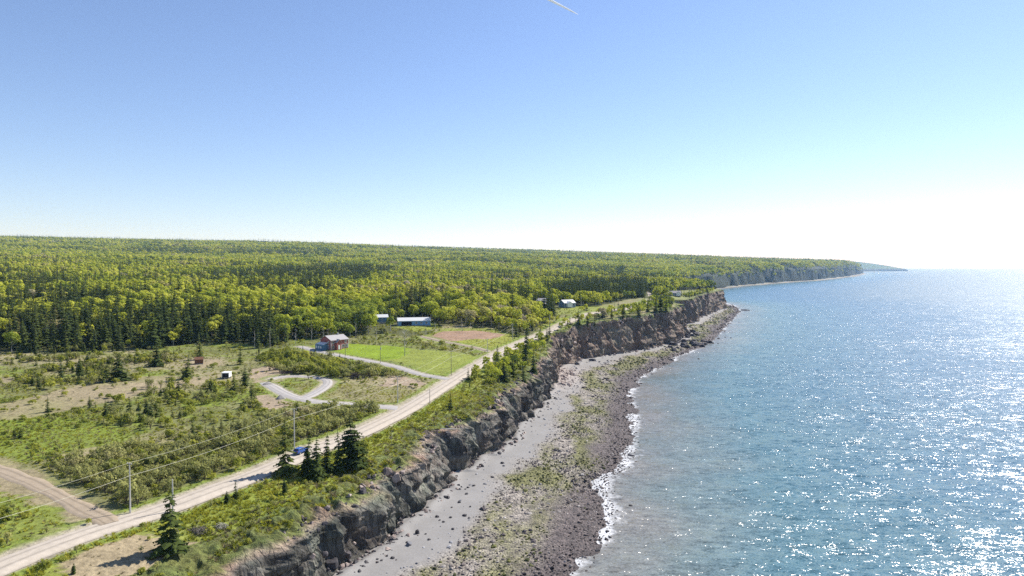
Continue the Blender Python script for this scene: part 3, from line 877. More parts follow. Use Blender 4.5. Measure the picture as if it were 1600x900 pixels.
def scatter(name, kindname, P, scale, idx, protos, rot=None, label=None, parent=None):
    """one object standing for a mass nobody could count: copies of a few plant or stone forms"""
    c = bpy.data.collections.new(name + '_forms')
    for i, p in enumerate(protos):
        p.name = '%s_form_%02d' % (name, i); c.objects.link(p)
    me = bpy.data.meshes.new(name)
    n = len(P); me.vertices.add(n); me.vertices.foreach_set('co', np.asarray(P, np.float32).ravel())
    if rot is None:
        rot = np.zeros((n, 3), np.float32); rot[:, 2] = rng.uniform(0, 6.283, n)
        rot[:, 0] = rng.normal(0, .04, n); rot[:, 1] = rng.normal(0, .04, n)
    scale = np.asarray(scale, np.float32)
    if scale.ndim == 1: scale = np.stack([scale] * 3, 1)
    for nm, tp, dat in (('rot', 'FLOAT_VECTOR', rot), ('scl', 'FLOAT_VECTOR', scale)):
        a = me.attributes.new(nm, tp, 'POINT'); a.data.foreach_set('vector', np.asarray(dat, np.float32).ravel())
    a = me.attributes.new('idx', 'INT', 'POINT'); a.data.foreach_set('value', np.asarray(idx, np.int32))
    o = link(name, me); tag(o, label, None, None, 'stuff')
    ng = bpy.data.node_groups.new(name + '_nodes', 'GeometryNodeTree')
    ng.interface.new_socket('Geometry', in_out='INPUT', socket_type='NodeSocketGeometry')
    ng.interface.new_socket('Geometry', in_out='OUTPUT', socket_type='NodeSocketGeometry')
    gi = ng.nodes.new('NodeGroupInput'); go = ng.nodes.new('NodeGroupOutput')
    ci = ng.nodes.new('GeometryNodeCollectionInfo'); ci.inputs['Collection'].default_value = c
    ci.inputs['Separate Children'].default_value = True; ci.inputs['Reset Children'].default_value = True
    ip = ng.nodes.new('GeometryNodeInstanceOnPoints'); ip.inputs['Pick Instance'].default_value = True
    def att(nm, t):
        x = ng.nodes.new('GeometryNodeInputNamedAttribute'); x.data_type = t; x.inputs['Name'].default_value = nm
        return x.outputs[0]
    ng.links.new(gi.outputs[0], ip.inputs['Points']); ng.links.new(ci.outputs[0], ip.inputs['Instance'])
    ng.links.new(att('idx', 'INT'), ip.inputs['Instance Index'])
    er = ng.nodes.new('FunctionNodeEulerToRotation'); ng.links.new(att('rot', 'FLOAT_VECTOR'), er.inputs[0]); ng.links.new(er.outputs[0], ip.inputs['Rotation'])
    ng.links.new(att('scl', 'FLOAT_VECTOR'), ip.inputs['Scale']); ng.links.new(ip.outputs[0], go.inputs[0])
    md = o.modifiers.new('forms', 'NODES'); md.node_group = ng
    return o

def in_view(x, y, margin=0.06):
    return (y > 40) & (np.abs(x) < y * (0.75 + margin) + 12)
def sample_rect(y0, y1, spacing, jitter=0.9, xr=None):
    """jittered points over the part of the country the camera can see, plus a margin beside it"""
    ys = np.arange(y0, y1, spacing); out = []
    for y in ys:
        xm = min(y * 0.80 + 14, 1e9); lo = -xm; hi = min(float(np.interp(y, BY, BX)) + 15, xm)
        if xr: lo, hi = max(lo, xr[0]), min(hi, xr[1])
        if hi <= lo: continue
        xs = np.arange(lo, hi, spacing); out.append(np.stack([xs, np.full(len(xs), y)], 1))
    P = np.concatenate(out); P += rng.uniform(-.5, .5, P.shape) * spacing * jitter
    return P[:, 0], P[:, 1]

# ------------------------------------------------------------------ where everything grows
def spruce_share(x, y):
    r = np.hypot(x, y); a = np.arctan2(x, y)
    fe = np.interp(a, FEA, FED)
    n = fbm(x / 70.0, y / 70.0, 501, 3); n2 = fbm(x / 22.0, y / 22.0, 503, 2)
    s = 0.10 + sstep(0.16, 0.30, n + .35 * n2) * 0.85
    big = fbm(x / 260.0, y / 260.0, 507, 3)
    s = np.where(y > 800, np.maximum(s * .6, sstep(.12, .28, big) * .9), s)
    # the dark belt along the left front of the forest
    belt = sstep(115, 60, r - fe - 25 * n2) * sstep(-0.27, -0.36, a) * (y < 700)
    s = np.maximum(s, belt * 0.88)
    s = np.where((a > -0.33) & (a < -0.02) & (r < fe + 90), s * 0.45, s)
    
    return s
DARKWOOD = poly([(845,462),(880,455),(930,448),(980,444),(1012,448),(1008,466),(960,474),(900,476),(860,472)])

COPSE = [poly(q) for q in [
    [(742,592),(762,574),(785,560),(800,551),(826,540),(850,532),(858,540),(838,572),(824,598),(800,606),(770,604),(748,602)],
    [(798,532),(812,520),(835,505),(866,494),(905,488),(930,482),(905,494),(870,508),(850,516),(826,524)],
    [(850,525),(880,512),(905,504),(940,494),(1000,485),(1010,490),(960,502),(915,514),(880,522),(856,532)],
    [(1012,486),(1020,470),(1040,462),(1052,468),(1050,490),(1035,500)],
    [(668,524),(700,518),(640,528)],
    [(1060,463),(1085,459),(1118,455),(1122,459),(1100,463),(1075,466)]]]
def copse_trees():
    x, y = sample_rect(230, 1100, 4.3)
    dr = np.minimum(seg_dist(x, y, ROAD[::2]), seg_dist(x, y, ROAD_FAR[::2])); sea_ = (y > 335) & (y < 900) & (x > np.where(y < ROAD[-1, 1], np.interp(y, ROAD[:, 1], ROAD[:, 0]), np.interp(y, ROAD_FAR[:, 1], ROAD_FAR[:, 0])))
    m = (polys_any0(x, y, COPSE) | (sea_ & (dr < 13))) & ((Xbase(y) - x) > face_width(y) * .75)
    m &= (seg_dist(x, y, ROAD[::2]) > 4.2) & (seg_dist(x, y, ROAD_FAR[::2]) > 3.4) & (rng.random(len(x)) < .8)
    for (hx, hy, hr) in HOUSE_SPOTS: m &= ((x - hx) / hr) ** 2 + ((y - hy) / (hr * 1.5)) ** 2 > 1
    x, y = x[m], y[m]; return x, y, rng.uniform(.38, .8, len(x))
def polys_any0(x, y, L):
    m = np.zeros(x.shape, bool)
    for q in L: m |= in_poly(x, y, q)
    return m
T_S, T_B = [], []          # trees: x, y, scale
def add_forest():
    global SP, BR
    xs, ys_, sc = [], [], []
    NEAR_SKIP = None
    for y0, y1, sp, s in ((80, 620, 5.0, 1.18), (620, 1300, 6.3, 1.25), (1300, 2600, 9.2, 1.5), (2600, 5200, 14.5, 2.1), (5200, 9000, 25, 3.2)):
        x, y = sample_rect(y0, y1, sp)
        m = forest_mask(x, y) & in_view(x, y, .03)
        x, y = x[m], y[m]
        keep = np.ones(len(x), bool)
        if y1 <= 620: keep &= ~((seg_dist(x, y, ROAD[::3]) < 6) | (seg_dist(x, y, ROAD_FAR[::3]) < 6))
        elif y1 <= 1300: keep &= ~(seg_dist(x, y, ROAD_FAR[::3]) < 6)
        for (hx, hy, hr) in HOUSE_SPOTS: keep &= ((x - hx) / hr) ** 2 + ((y - hy) / (hr * 1.5)) ** 2 > 1
        x, y = x[keep], y[keep]
        xs.append(x); ys_.append(y); sc.append(np.full(len(x), s) * rng.uniform(.60, 1.28, len(x)))
    cx, cy, cs = copse_trees(); xs.append(cx); ys_.append(cy); sc.append(cs)
    x = np.concatenate(xs); y = np.concatenate(ys_); s = np.concatenate(sc)
    edge = np.hypot(x, y) - np.interp(np.arctan2(x, y), FEA, FED)
    s = np.where((edge < 26) & (y < 700) & (s > .9), s * rng.uniform(.45, 1.05, len(x)), s)
    sh = spruce_share(x, y)
    sh = np.where(in_poly(x, y, DARKWOOD), 0.97, sh)
    sh = np.where(polys_any0(x, y, COPSE[:1]), .12, sh)
    is_s = rng.random(len(x)) < sh
    belt = np.where((np.arctan2(x, y) < -0.27) & (y < 620), 1.05, 1.0)
    SP = np.stack([x[is_s], y[is_s], (s * belt)[is_s]], 1); BR = np.stack([x[~is_s], y[~is_s], s[~is_s]], 1)

# where the houses stand, in metres
def spot(px, py): return ground_at(px, py)
H_RED = spot(518, 547); H_BLUE = spot(645, 509); H_SHED = spot(596, 505); H_PALE = spot(842, 477); H_BLUE2 = spot(886, 480); H_WHITE = spot(806, 492); H_HEAD = spot(1053, 462.5)
HOUSE_SPOTS = [(H_RED[0], H_RED[1], 12), (H_BLUE[0], H_BLUE[1], 16), (H_SHED[0], H_SHED[1], 6), (H_PALE[0], H_PALE[1], 12), (H_BLUE2[0], H_BLUE2[1], 14), (H_WHITE[0], H_WHITE[1], 6), (H_HEAD[0], H_HEAD[1], 14)]
# open sight lines from the camera to the far houses
for hx, hy, hw in [(H_BLUE[0], H_BLUE[1], 15), (H_BLUE2[0], H_BLUE2[1], 12), (H_PALE[0], H_PALE[1], 9), (H_SHED[0], H_SHED[1], 5)]:
    for k in range(1, 9): HOUSE_SPOTS.append((hx * (1 - k * 7 / hy), hy - k * 7, hw * .8))
add_forest()

# ---- hand placed plants, from the photograph: pixel of the foot, pixel height
HAND_SPRUCE = [ # px, py, top, width factor, label
    (446,740,655,1.50,'tall dark wind-bent spruce standing at the near roadside, tallest beside the gravel road'),
    (478,742,676,1.10,'thin dark spruce just right of the tall wind-bent roadside spruce'),
    (494,748,684,1.30,'short dense spruce in the roadside clump, partly hiding the gravel road'),
    (510,742,678,1.15,'narrow spruce in the middle of the roadside clump below the gravel road'),
    (531,738,672,1.20,'slim sparse spruce with pale trunk in the roadside clump'),
    (549,735,650,1.75,'broad dark spruce with thick top at the upper end of the roadside clump'),
    (566,732,682,1.10,'ragged spruce at the seaward end of the roadside clump'),
    (265,862,762,1.70,'lone ragged dark spruce on bare brown ground between road and cliff'),
    (114,897,878,1.2,'tiny spruce on bare brown ground below the road at the bottom edge'),
    (367,778,748,.8,'small leaning spruce at the seaward edge of the gravel road'),
    (354,786,766,1.60,'stubby round spruce at the seaward edge of the gravel road'),
    (313,562,518,1.0,'tall dark spruce behind the small brown hut in the scrubland'),
    (291,592,553,1.0,'dark spruce in front of the small brown hut in the scrubland'),
    (375,570,541,1.0,'single dark spruce with long shadow left of the bulldozed clearing'),
    (384,606,571,1.1,'pointed spruce above the dark thicket beside the white trailer'),
    (366,612,584,1.6,'broad dark spruce in the thicket beside the white trailer'),
    (330,612,590,1.8,'low wide spruce left of the thicket beside the white trailer'),
    (395,628,597,1.5,'bushy spruce at the right edge of the thicket by the driveway fork'),
    (464,652,626,.95,'small dark spruce behind the utility pole above the roadside clump'),
    (74,644,619,1.2,'small dark spruce alone on the pale open ground'),
    (186,594,552,1.9,'big broad spruce at the edge of the pale open ground'),
    (160,598,572,1.6,'low dark spruce left of the big broad spruce by the pale ground'),
    (126,592,560,1.0,'dark spruce right of a pointed pair in the left scrub'),
    (96,590,556,1.1,'pointed dark spruce in the left scrub beyond the pale ground'),
    (245,572,535,1.4,'spruce standing before the forest edge left of the brown hut'),
    (203,652,618,1.1,'dark spruce in the middle of the scrubland thicket'),
    (140,640,618,1.1,'small spruce on the near rim of the pale open ground'),
    (364,668,651,1.2,'short dark spruce near the power line in the scrub'),
    (334,680,662,1.2,'short spruce left of the one nearest the power line'),
    (302,686,664,1.0,'scruffy spruce in the scrub above the alder thicket'),
    (269,606,590,1.2,'low spruce on the pale ground right of the big broad one'),
    (778,580,538,.9,'dark wind-torn spruce leaning over the road where it bends'),
    (788,596,560,1.2,'dense spruce on the cliff brink below the road bend'),
    (802,590,556,1.0,'spruce on the cliff brink right of the road bend'),
    (820,572,510,.55,'thin tall spruce on the cliff brink beside the vanishing road'),
    (818,600,568,1.2,'bushy spruce hanging at the cliff brink'),
    (834,585,548,.8,'slim spruce at the outer cliff brink past the bend'),
    (904,516,486,1.0,'dark spruce at the cliff edge left of the second cliff face'),
    (918,512,492,.9,'small spruce at the cliff edge above the second cliff face'),
    (929,510,490,.9,'spruce crowning the second cliff face'),
    (942,496,480,1.0,'small dark spruce on the cliff-top meadow left of the blue house road'),
    (956,497,479,1.0,'small dark spruce in the middle of the cliff-top meadow'),
    (974,499,476,1.1,'tallest dark spruce on the cliff-top meadow'),
    (998,494,474,.9,'spruce on the cliff top before the pale dirt road'),
    (1012,488,470,.9,'spruce right of the pale dirt road on the cliff top'),
    (1024,490,461,1.0,'tall dark spruce beside the headland house'),
    (1032,490,460,1.0,'dark spruce just left of the headland house'),
    (1040,488,464,1.0,'dark spruce seaward of the headland house'),
    (1104,457,444,1.4,'dark spruce clump at the tip of the headland'),
]
HAND_ALL_XY = []
def visible_rank(x, y, s, topn):
    k = s / np.maximum(np.hypot(x, y), 1); k = np.where(in_view(x, y, -0.02), k, 0)
    o = np.argsort(-k)[:topn]; return o

SPRUCE_FORMS = []
for i, (h, r, t, nb, rg, ln) in enumerate([(13, 2.9, 20, 10, .10, 0), (14, 2.4, 22, 9, .2, .1), (12, 2.6, 18, 10, .15, -.12), (13.5, 2.1, 20, 8, .35, .25)]):
    mb = MB(); spruce_crown(mb, h, r, t, nb, 20 + i, rg + .12, ln, 4); me = mb.mesh('spruce_crown')
    me.materials.append(M['spruce'])
    tb = MB(); trunk(tb, h * .93, .2, i, 0, 0, wob=.08, taper=.15); tm = tb.mesh('spruce_trunk'); tm.materials.append(M['bark'])
    SPRUCE_FORMS.append((me, tm, h, r))
BROAD_FORMS = []
for i in range(5):
    h = [9.5, 10.5, 8.5, 10, 9][i]; r = [3.7, 3.3, 4.0, 3.1, 3.6][i]
    mb = MB(); broad_crown(mb, h, r, 60 + i, 10, 66, .66); me = mb.mesh('leafy_crown'); me.materials.append(M['broad'])
    tb = MB(); trunk(tb, h * .8, .17, i, 6, 2.3); tm = tb.mesh('pale_trunk'); tm.materials.append(M['bark_pale'] if i % 2 else M['bark'])
    BROAD_FORMS.append((me, tm, h, r))

def place_tree(kind, form, x, y, s, label, group=None, rz=None, sw=1.0, z=None):
    root = empty(kind, (x, y, (Hland(x, y) if z is None else z) - 0.1), rng.uniform(0, 6.28) if rz is None else rz)
    cr, tr = form[0], form[1]
    c = link('crown', cr, parent=root); t = link('trunk', tr, parent=root)
    c.scale = (s * sw, s * sw, s); t.scale = (s, s, s)
    root.rotation_euler[0] = rng.normal(0, .035); root.rotation_euler[1] = rng.normal(0, .035)
    tag(root, label, 'tree', group); HAND_ALL_XY.append((x, y)); return root

for i, (px, py, top, wf, lab) in enumerate(HAND_SPRUCE):
    x, y = ground_at(px, py)
    hgt = (py - top) / FPX * y * 1.02
    f = SPRUCE_FORMS[[3, 1, 0, 1, 3, 2, 3, 3, 2, 3][i] if i < 10 else i % 4]
    place_tree('spruce_tree', f, x, y, hgt / f[2], lab, None, None, wf * (1.0 if wf > 1.2 else 1.1), z=float(Hfull(x, y)))

LANDMARKS = [('the red house', H_RED), ('the long blue building', H_BLUE), ('the ploughed field', tuple(Z_PLOUGH.mean(0))),
             ('the pale woodland house', H_PALE), ('the far blue house', H_BLUE2), ('the small brown hut', spot(311, 568)),
             ('the pale open ground', spot(120, 610)), ('the leftmost scrub', spot(20, 585)), ('the bulldozed clearing', spot(425, 585)),
             ('the road bend', spot(790, 546)), ('the headland house', H_HEAD), ('the white trailer', spot(352, 592)), ('the red-house lawn', spot(620, 552))]
LANDMARKS += [('the big broad spruce', spot(186, 594)), ('the pointed spruce pair', spot(110, 596)), ('the single shadowed spruce', spot(375, 570)), ('the dead lawn tree', spot(632, 556))]
_wait = {}
def note_place(o, desc, x, y, marks, kindword):
    best = min(marks, key=lambda l: ((l[1][0] - x) * 1.3) ** 2 + ((l[1][1] - y) * .55) ** 2)
    lx, ly = best[1]
    dxp = (x / y - lx / ly) * FPX; dy = y - ly
    if abs(dxp) > 26: rel = 'left of' if dxp < 0 else 'right of'
    else: rel = 'behind' if dy > 0 else 'before'
    _wait.setdefault((desc, rel, best[0], kindword), []).append((x / y, y, o))
ORD = ['first', 'second', 'third', 'fourth', 'fifth', 'sixth', 'seventh', 'eighth', 'ninth', 'tenth', 'eleventh', 'twelfth', 'thirteenth', 'fourteenth', 'fifteenth', 'sixteenth']
def write_labels():
    for (desc, rel, mark, kindword), L in _wait.items():
        L.sort(key=lambda t: t[1]); n = len(L)
        per = 10; rows = max(1, math.ceil(n / per)); per = math.ceil(n / rows)
        for r in range(rows):
            row = sorted(L[r * per:(r + 1) * per], key=lambda t: t[0])
            for k, (a, b, o) in enumerate(row):
                if n == 1: lab = '%s %s %s' % (desc, rel, mark)
                elif rows == 1: lab = '%s %s %s, %s from the left' % (desc, rel, mark, ORD[k])
                else: lab = '%s %s %s, %s row, %s from left' % (desc, rel, mark, ORD[min(r, 15)], ORD[k])
                o['label'] = lab; o['category'] = kindword
                o['group'] = '%ss %s %s' % (desc, rel, mark)
    _wait.clear()

def take_individuals(A, kind, forms, n, descs, key_s=1.0):
    hx = np.array(HAND_ALL_XY)
    d = np.full(len(A), 1e9)
    nearA = np.nonzero(A[:, 1] < 1200)[0]
    for (a, b) in hx: d[nearA] = np.minimum(d[nearA], np.hypot(A[nearA, 0] - a, A[nearA, 1] - b))
    A = A[d > 1.6]
    o = visible_rank(A[:, 0], A[:, 1], A[:, 2], n)
    for i in o:
        x, y, s = A[i]
        k = int(rng.integers(len(forms))); f = forms[k]
        desc = descs[0] if s > 1.05 else descs[1] if s > .85 else descs[2]
        o_ = place_tree(kind, f, x, y, s, None, None, sw=rng.uniform(.95, 1.3)); note_place(o_, desc, x, y, LANDMARKS, 'tree')
    m = np.ones(len(A), bool); m[o] = False
    return A[m]
SP = take_individuals(SP, 'spruce_tree', SPRUCE_FORMS, 250, ('tall dark spruce', 'dark pointed spruce', 'small dark spruce'))
BR = take_individuals(BR, 'birch_tree', BROAD_FORMS, 290, ('tall bright green birch', 'round yellow-green birch', 'small leafy birch'))

# the rest of the woods, one mass
def far_forms():
    P = []
    for i, (h, r) in enumerate([(13, 2.7), (14, 2.2), (11.5, 2.6), (13, 2.3)]):
        mb = MB(); spruce_crown(mb, h, r, 13, 7, 40 + i, .12, 0, 1); mb.tube([(0, 0, -.3), (0, 0, h * .9)], [.2, .05], 4, 1)
        P.append(proto('s', mb.mesh('spruce_form'), [M['spruce'], M['bark']]))
    for i in range(5):
        h = [9.5, 10.5, 8.5, 10, 9][i]; r = [3.6, 3.2, 3.9, 3.0, 3.5][i]
        mb = MB(); broad_crown(mb, h, r, 80 + i, 8, 27, 1.05); mb.tube([(0, 0, -.3), (.2, .1, h * .7)], [.17, .08], 4, 1)
        P.append(proto('b', mb.mesh('leafy_form'), [M['broad'], M['bark_pale']]))
    return P
def tiny_forms():
    P = []
    for i in range(2):
        mb = MB(); spruce_crown(mb, 12.5, 2.9, 7, 5, 140 + i, 0, 0, 0); P.append(proto('s', mb.mesh('spruce_form'), [M['spruce']]))
    for i in range(3):
        mb = MB(); broad_crown(mb, 9.5, 3.9, 180 + i, 6, 12, 1.8); P.append(proto('b', mb.mesh('leafy_form'), [M['broad']]))
    return P
def tree_mass(name, y0, y1, forms, ns, label):
    a = SP[(SP[:, 1] >= y0) & (SP[:, 1] < y1)]; b = BR[(BR[:, 1] >= y0) & (BR[:, 1] < y1)]
    A = np.concatenate([a, b]); idx = np.concatenate([rng.integers(0, ns, len(a)), rng.integers(ns, len(forms), len(b))])
    z = Hfull(A[:, 0], A[:, 1]) - .1
    sc = np.stack([A[:, 2] * rng.uniform(.9, 1.2, len(A))] * 2 + [A[:, 2]], 1)
    if y0 > 2000: sc[:, 2] *= 0.75
    scatter(name, 'stuff', np.stack([A[:, 0], A[:, 1], z], 1), sc, idx, forms, label=label)
    print(name, len(A))
tree_mass('woodland', 0, 1300, far_forms(), 4, 'mixed spruce and birch woodland behind the fields')
tree_mass('forest', 1300, 9500, tiny_forms(), 2, 'distant mixed forest rolling up to the skyline')

# ------------------------------------------------------------------ scrub, thickets, grass
def polys_any(x, y, L):
    m = np.zeros(x.shape, bool)
    for q in L: m |= in_poly(x, y, q)
    return m
def road_clear(x, y):
    d = np.full(x.shape, 99.0)
    for L, w in ((ROAD, 3.7), (ROAD_FAR, 3.4), (DRIVE_A, 2.6), (DRIVE_B, 2.7), (DRIVE_C, 2.5), (LANE, 2.3), (TRACK, 4.2)):
        d = np.minimum(d, seg_dist(x, y, L[::2]) - w)
    return d
LAWNS = [Z_LAWN, Z_MOWN, Z_FIELD, Z_PLOUGH, Z_FORK]
Z_OPEN = Z_DIRT
Z_YOUNG = [poly(q) for q in [
    [(160,600),(230,588),(320,596),(400,600),(405,640),(380,680),(300,700),(230,690),(170,668),(150,640)],
    [(20,560),(110,545),(220,545),(280,560),(250,585),(180,600),(80,612),(10,600)],
    [(420,560),(460,548),(500,556),(560,572),(520,598),(470,590),(430,578)]]]
HEDGE = poly([(396,560),(425,548),(450,551),(470,560),(500,566),(540,575),(575,583),(560,587),(505,592),(470,585),(430,574)])
ALDER, SHRUBS, GRASS = [], [], []
def shrub_field():
    x, y = sample_rect(70, 520, 1.45)
    u = Xbase(y) - x; fw = face_width(y)
    rc = road_clear(x, y)
    ok = (u > fw * .55) & (rc > .9) & ~polys_any(x, y, LAWNS) & in_view(x, y, .05)
    for (hx, hy, hr) in HOUSE_SPOTS[:7]: ok &= np.hypot(x - hx, y - hy) > hr
    x, y, u, fw, rc = x[ok], y[ok], u[ok], fw[ok], rc[ok]
    jx = x + 5 * fbm(x / 6.0, y / 6.0, 611, 2) + rng.normal(0, 1.6, len(x)); jy = y + 7 * fbm(x / 6.0, y / 6.0, 613, 2) + rng.normal(0, 2.2, len(x))
    open_ = polys_any(jx, jy, Z_OPEN); thick = polys_any(jx, jy, Z_THICK); lush = polys_any(jx, jy, Z_LUSH); young = polys_any(jx, jy, Z_YOUNG)
    clear = polys_any(x, y, Z_CLEAR)
    n = fbm(x / 11.0, y / 11.0, 601, 3); n2 = fbm(x / 34.0, y / 34.0, 603, 2)
    seaside = (x > np.interp(y, ROAD[:, 1], ROAD[:, 0])) & (y < 420)
    forest = forest_mask(x, y)
    p = 0.05 + 0.30 * sstep(.0, .4, n + .5 * n2)
    p = np.where(lush, .36 * sstep(-.2, .3, n), p); p = np.where(young, .06 + .42 * sstep(-.05, .35, n), p)
    p = np.where(thick, .93, p); p = np.where(open_, .05, p)
    p = np.where(seaside, .07 + .42 * sstep(.12, .5, n), p)
    p = np.where(seaside & (u < fw + 7), .30, p)
    p = np.where(open_ & seaside, .03, p)
    p = np.where(forest, .10, p); p = np.where(clear, .08, p)
    p = np.where(in_poly(x, y, HEDGE), .75, p); p = np.where(rc < 2.2, p * .25, p)
    keep = rng.random(len(x)) < p
    s = (.42 + rng.gamma(2.0, .24, len(x))).clip(.4, 1.9) * np.where(thick, 1.1, np.where(young, 1.05, np.where(lush, .6, .7)))
    s = np.where(seaside, s * .78, s); s = np.where(forest, s * 1.2, s)
    hedge = in_poly(x, y, HEDGE); s = np.where(hedge, s * 1.35, s)
    da = seg_dist(x, y, DRIVE_A[::2]); s = np.where((da < 11), np.minimum(s, .35 + da * .045), s)
    al = rng.random(len(x)) < np.where(in_poly(x, y, HEDGE), .15, 1) * np.where(thick, .8, np.where(seaside, .30, .35))
    return np.stack([x, y, s], 1)[keep], al[keep]
SHR, al = shrub_field()
SHRUB_FORMS = [shrub_mesh('shrub_form', 200 + i, [1.8, 1.5, 2.1, 1.6][i], [1.4, 1.6, 1.3, 1.5][i]) for i in range(4)]
for me in SHRUB_FORMS: me.materials.append(M['shrub'])
ALDER_FORMS = [thin_shrub_mesh('alder_form', 230 + i, [2.1, 1.8, 2.3][i]) for i in range(3)]
for me in ALDER_FORMS: me.materials.append(M['alder']); me.materials.append(M['bark'])
# named bushes one can pick out
for (px, py, w, hp, lab) in [(742,596,26,24,'large round light green bush on the seaward side of the road bend'),
                       (765,600,20,18,'round green bush right of the large one at the road bend'),
                       (522,590,16,14,'round pale green bush at the end of the hedge below the driveway'),
                       (500,588,14,16,'yellow-green bush in the hedge below the driveway'),
                       (448,566,24,24,'tall bush left of the red house driveway'),
                       (470,575,20,20,'broad bush in the thicket below the driveway turning circle'),
                       (610,584,10,8,'small dark bush beside the driveway halfway to the road'),
                       (138,818,14,10,'small dark green bush at the mouth of the dirt track')]:
    x, y = ground_at(px, py); me = SHRUB_FORMS[int(px) % 4]
    o = link('shrub', me, loc=(x, y, float(Hfull(x, y)) - .1)); o.scale = (w * y / FPX / 2.7,) * 2 + (hp * y / FPX / 1.9,)
    tag(o, lab, 'shrub'); HAND_ALL_XY.append((x, y))
k = visible_rank(SHR[:, 0], SHR[:, 1], SHR[:, 2] * np.where(al, .9, 1), 270)
LM2 = [('the near utility pole', spot(203, 800)), ('the dirt track', spot(90, 790)), ('the lone ragged spruce', spot(265, 862)), ('the roadside spruce clump', spot(505, 742)),
       ('the seaward road verge', spot(400, 770)), ('the bare brown ground', spot(180, 870)), ('the crumbling cliff edge', spot(460, 800)), ('the grey dead branches', spot(315, 832)), ('the short bare pole', spot(270, 800)), ('the leaning road-edge spruce', spot(367, 778)), ('the bare dirt patch', spot(130, 705))]
_save = LANDMARKS; LANDMARKS = LM2
for i in k:
    x, y, s = SHR[i]; me = ALDER_FORMS[int(rng.integers(3))] if al[i] else SHRUB_FORMS[int(rng.integers(4))]
    o = link('shrub', me, loc=(x, y, float(Hfull(x, y)) - .08)); o.scale = (s, s, s); o.rotation_euler = (0, 0, rng.uniform(0, 6.28))
    note_place(o, 'thin olive alder bush' if al[i] else 'leafy green bush', x, y, LANDMARKS, 'shrub')
LANDMARKS = _save
write_labels()
m = np.ones(len(SHR), bool); m[k] = False
SHR, al = SHR[m], al[m]
protos = [proto('p', me, []) for me in SHRUB_FORMS + ALDER_FORMS]
idx = np.where(al, rng.integers(4, 7, len(SHR)), rng.integers(0, 4, len(SHR)))
scatter('undergrowth', 'stuff', np.stack([SHR[:, 0], SHR[:, 1], Hfull(SHR[:, 0], SHR[:, 1]) - .08], 1), SHR[:, 2], idx, protos, label='dense alder and raspberry scrub covering the open land')
print('shrubs', len(SHR))

# young spruce and saplings scattered in the scrub
def saplings():
    x, y = sample_rect(90, 440, 4.2)
    rc = road_clear(x, y); u = Xbase(y) - x
    n = fbm(x / 16.0, y / 16.0, 701, 2)
    young = polys_any(x, y, Z_YOUNG)
    p = np.where(young, .10 + .42 * sstep(-.1, .35, n), .02)
    seaside = (x > np.interp(y, ROAD[:, 1], ROAD[:, 0]))
    p = np.where(seaside & (y > 300), .05, p); p = np.where(seaside & (y < 300), .03, p)
    ok = (rng.random(len(x)) < p) & (rc > 1.5) & (u > face_width(y) * .7) & ~polys_any(x, y, LAWNS) & ~polys_any(x, y, Z_OPEN) & ~forest_mask(x, y) & in_view(x, y)
    return np.stack([x[ok], y[ok], rng.uniform(.16, .42, ok.sum())], 1)
SA = saplings()
idx = rng.integers(0, 4, len(SA))
pr = [proto('p', f[0], []) for f in SPRUCE_FORMS]
scatter('young_spruce_undergrowth', 'stuff', np.stack([SA[:, 0], SA[:, 1], Hfull(SA[:, 0], SA[:, 1]) - .1], 1), np.stack([SA[:, 2] * 1.25] * 2 + [SA[:, 2]], 1), idx, pr, label='knee to head high young spruces dotted through the scrub')
print('saplings', len(SA))

def grass_field():
    x, y = sample_rect(70, 430, .95)
    u = Xbase(y) - x; fw = face_width(y); rc = road_clear(x, y)
    seaside = (x > np.interp(y, ROAD[:, 1], ROAD[:, 0]))
    n = fbm(x / 7.0, y / 7.0, 801, 3)
    dirt = polys_any(x, y, Z_OPEN); lush = polys_any(x, y, Z_LUSH); mown = in_poly(x, y, Z_MOWN) | in_poly(x, y, Z_PLOUGH)
    p = np.where(seaside, .85, .28 + .3 * (n > 0)); p = np.where(lush, .6, p)
    p = np.where(dirt, .10, p)
    p = np.where(rc < 1.5, .9, p)
    p = np.where(y > 260, p * .5, p)
    ok = (rng.random(len(x)) < p) & (u > fw * .5) & (rc > .25) & ~mown & in_view(x, y) & ~forest_mask(x, y)
    dry = dirt | (~seaside & (rng.random(len(x)) < .35) & (rc > 2)) | ((u < fw + 3) & (rng.random(len(x)) < .3))
    s = rng.uniform(.55, 1.1, len(x)) * np.where(seaside, 1.0, .7) * np.where(dirt, .5, 1) * np.where(rc < 1.5, .6, 1)
    s = np.where(in_poly(x, y, Z_LAWN), s * .5, s)
    return x[ok], y[ok], s[ok], dry[ok]
x, y, s, dry = grass_field()
pr = [proto('p', tuft_mesh('tuft_form', 300 + i), [M['grass']]) for i in range(3)] + [proto('p', tuft_mesh('tuft_form', 320 + i, .7, .6, 22), [M['dry']]) for i in range(2)]
idx = np.where(dry, rng.integers(3, 5, len(x)), rng.integers(0, 3, len(x)))
scatter('tall_grass', 'stuff', np.stack([x, y, Hfull(x, y) - .05], 1), s, idx, pr, label='long rough grass on the cliff top and roadside')
print('grass', len(x))
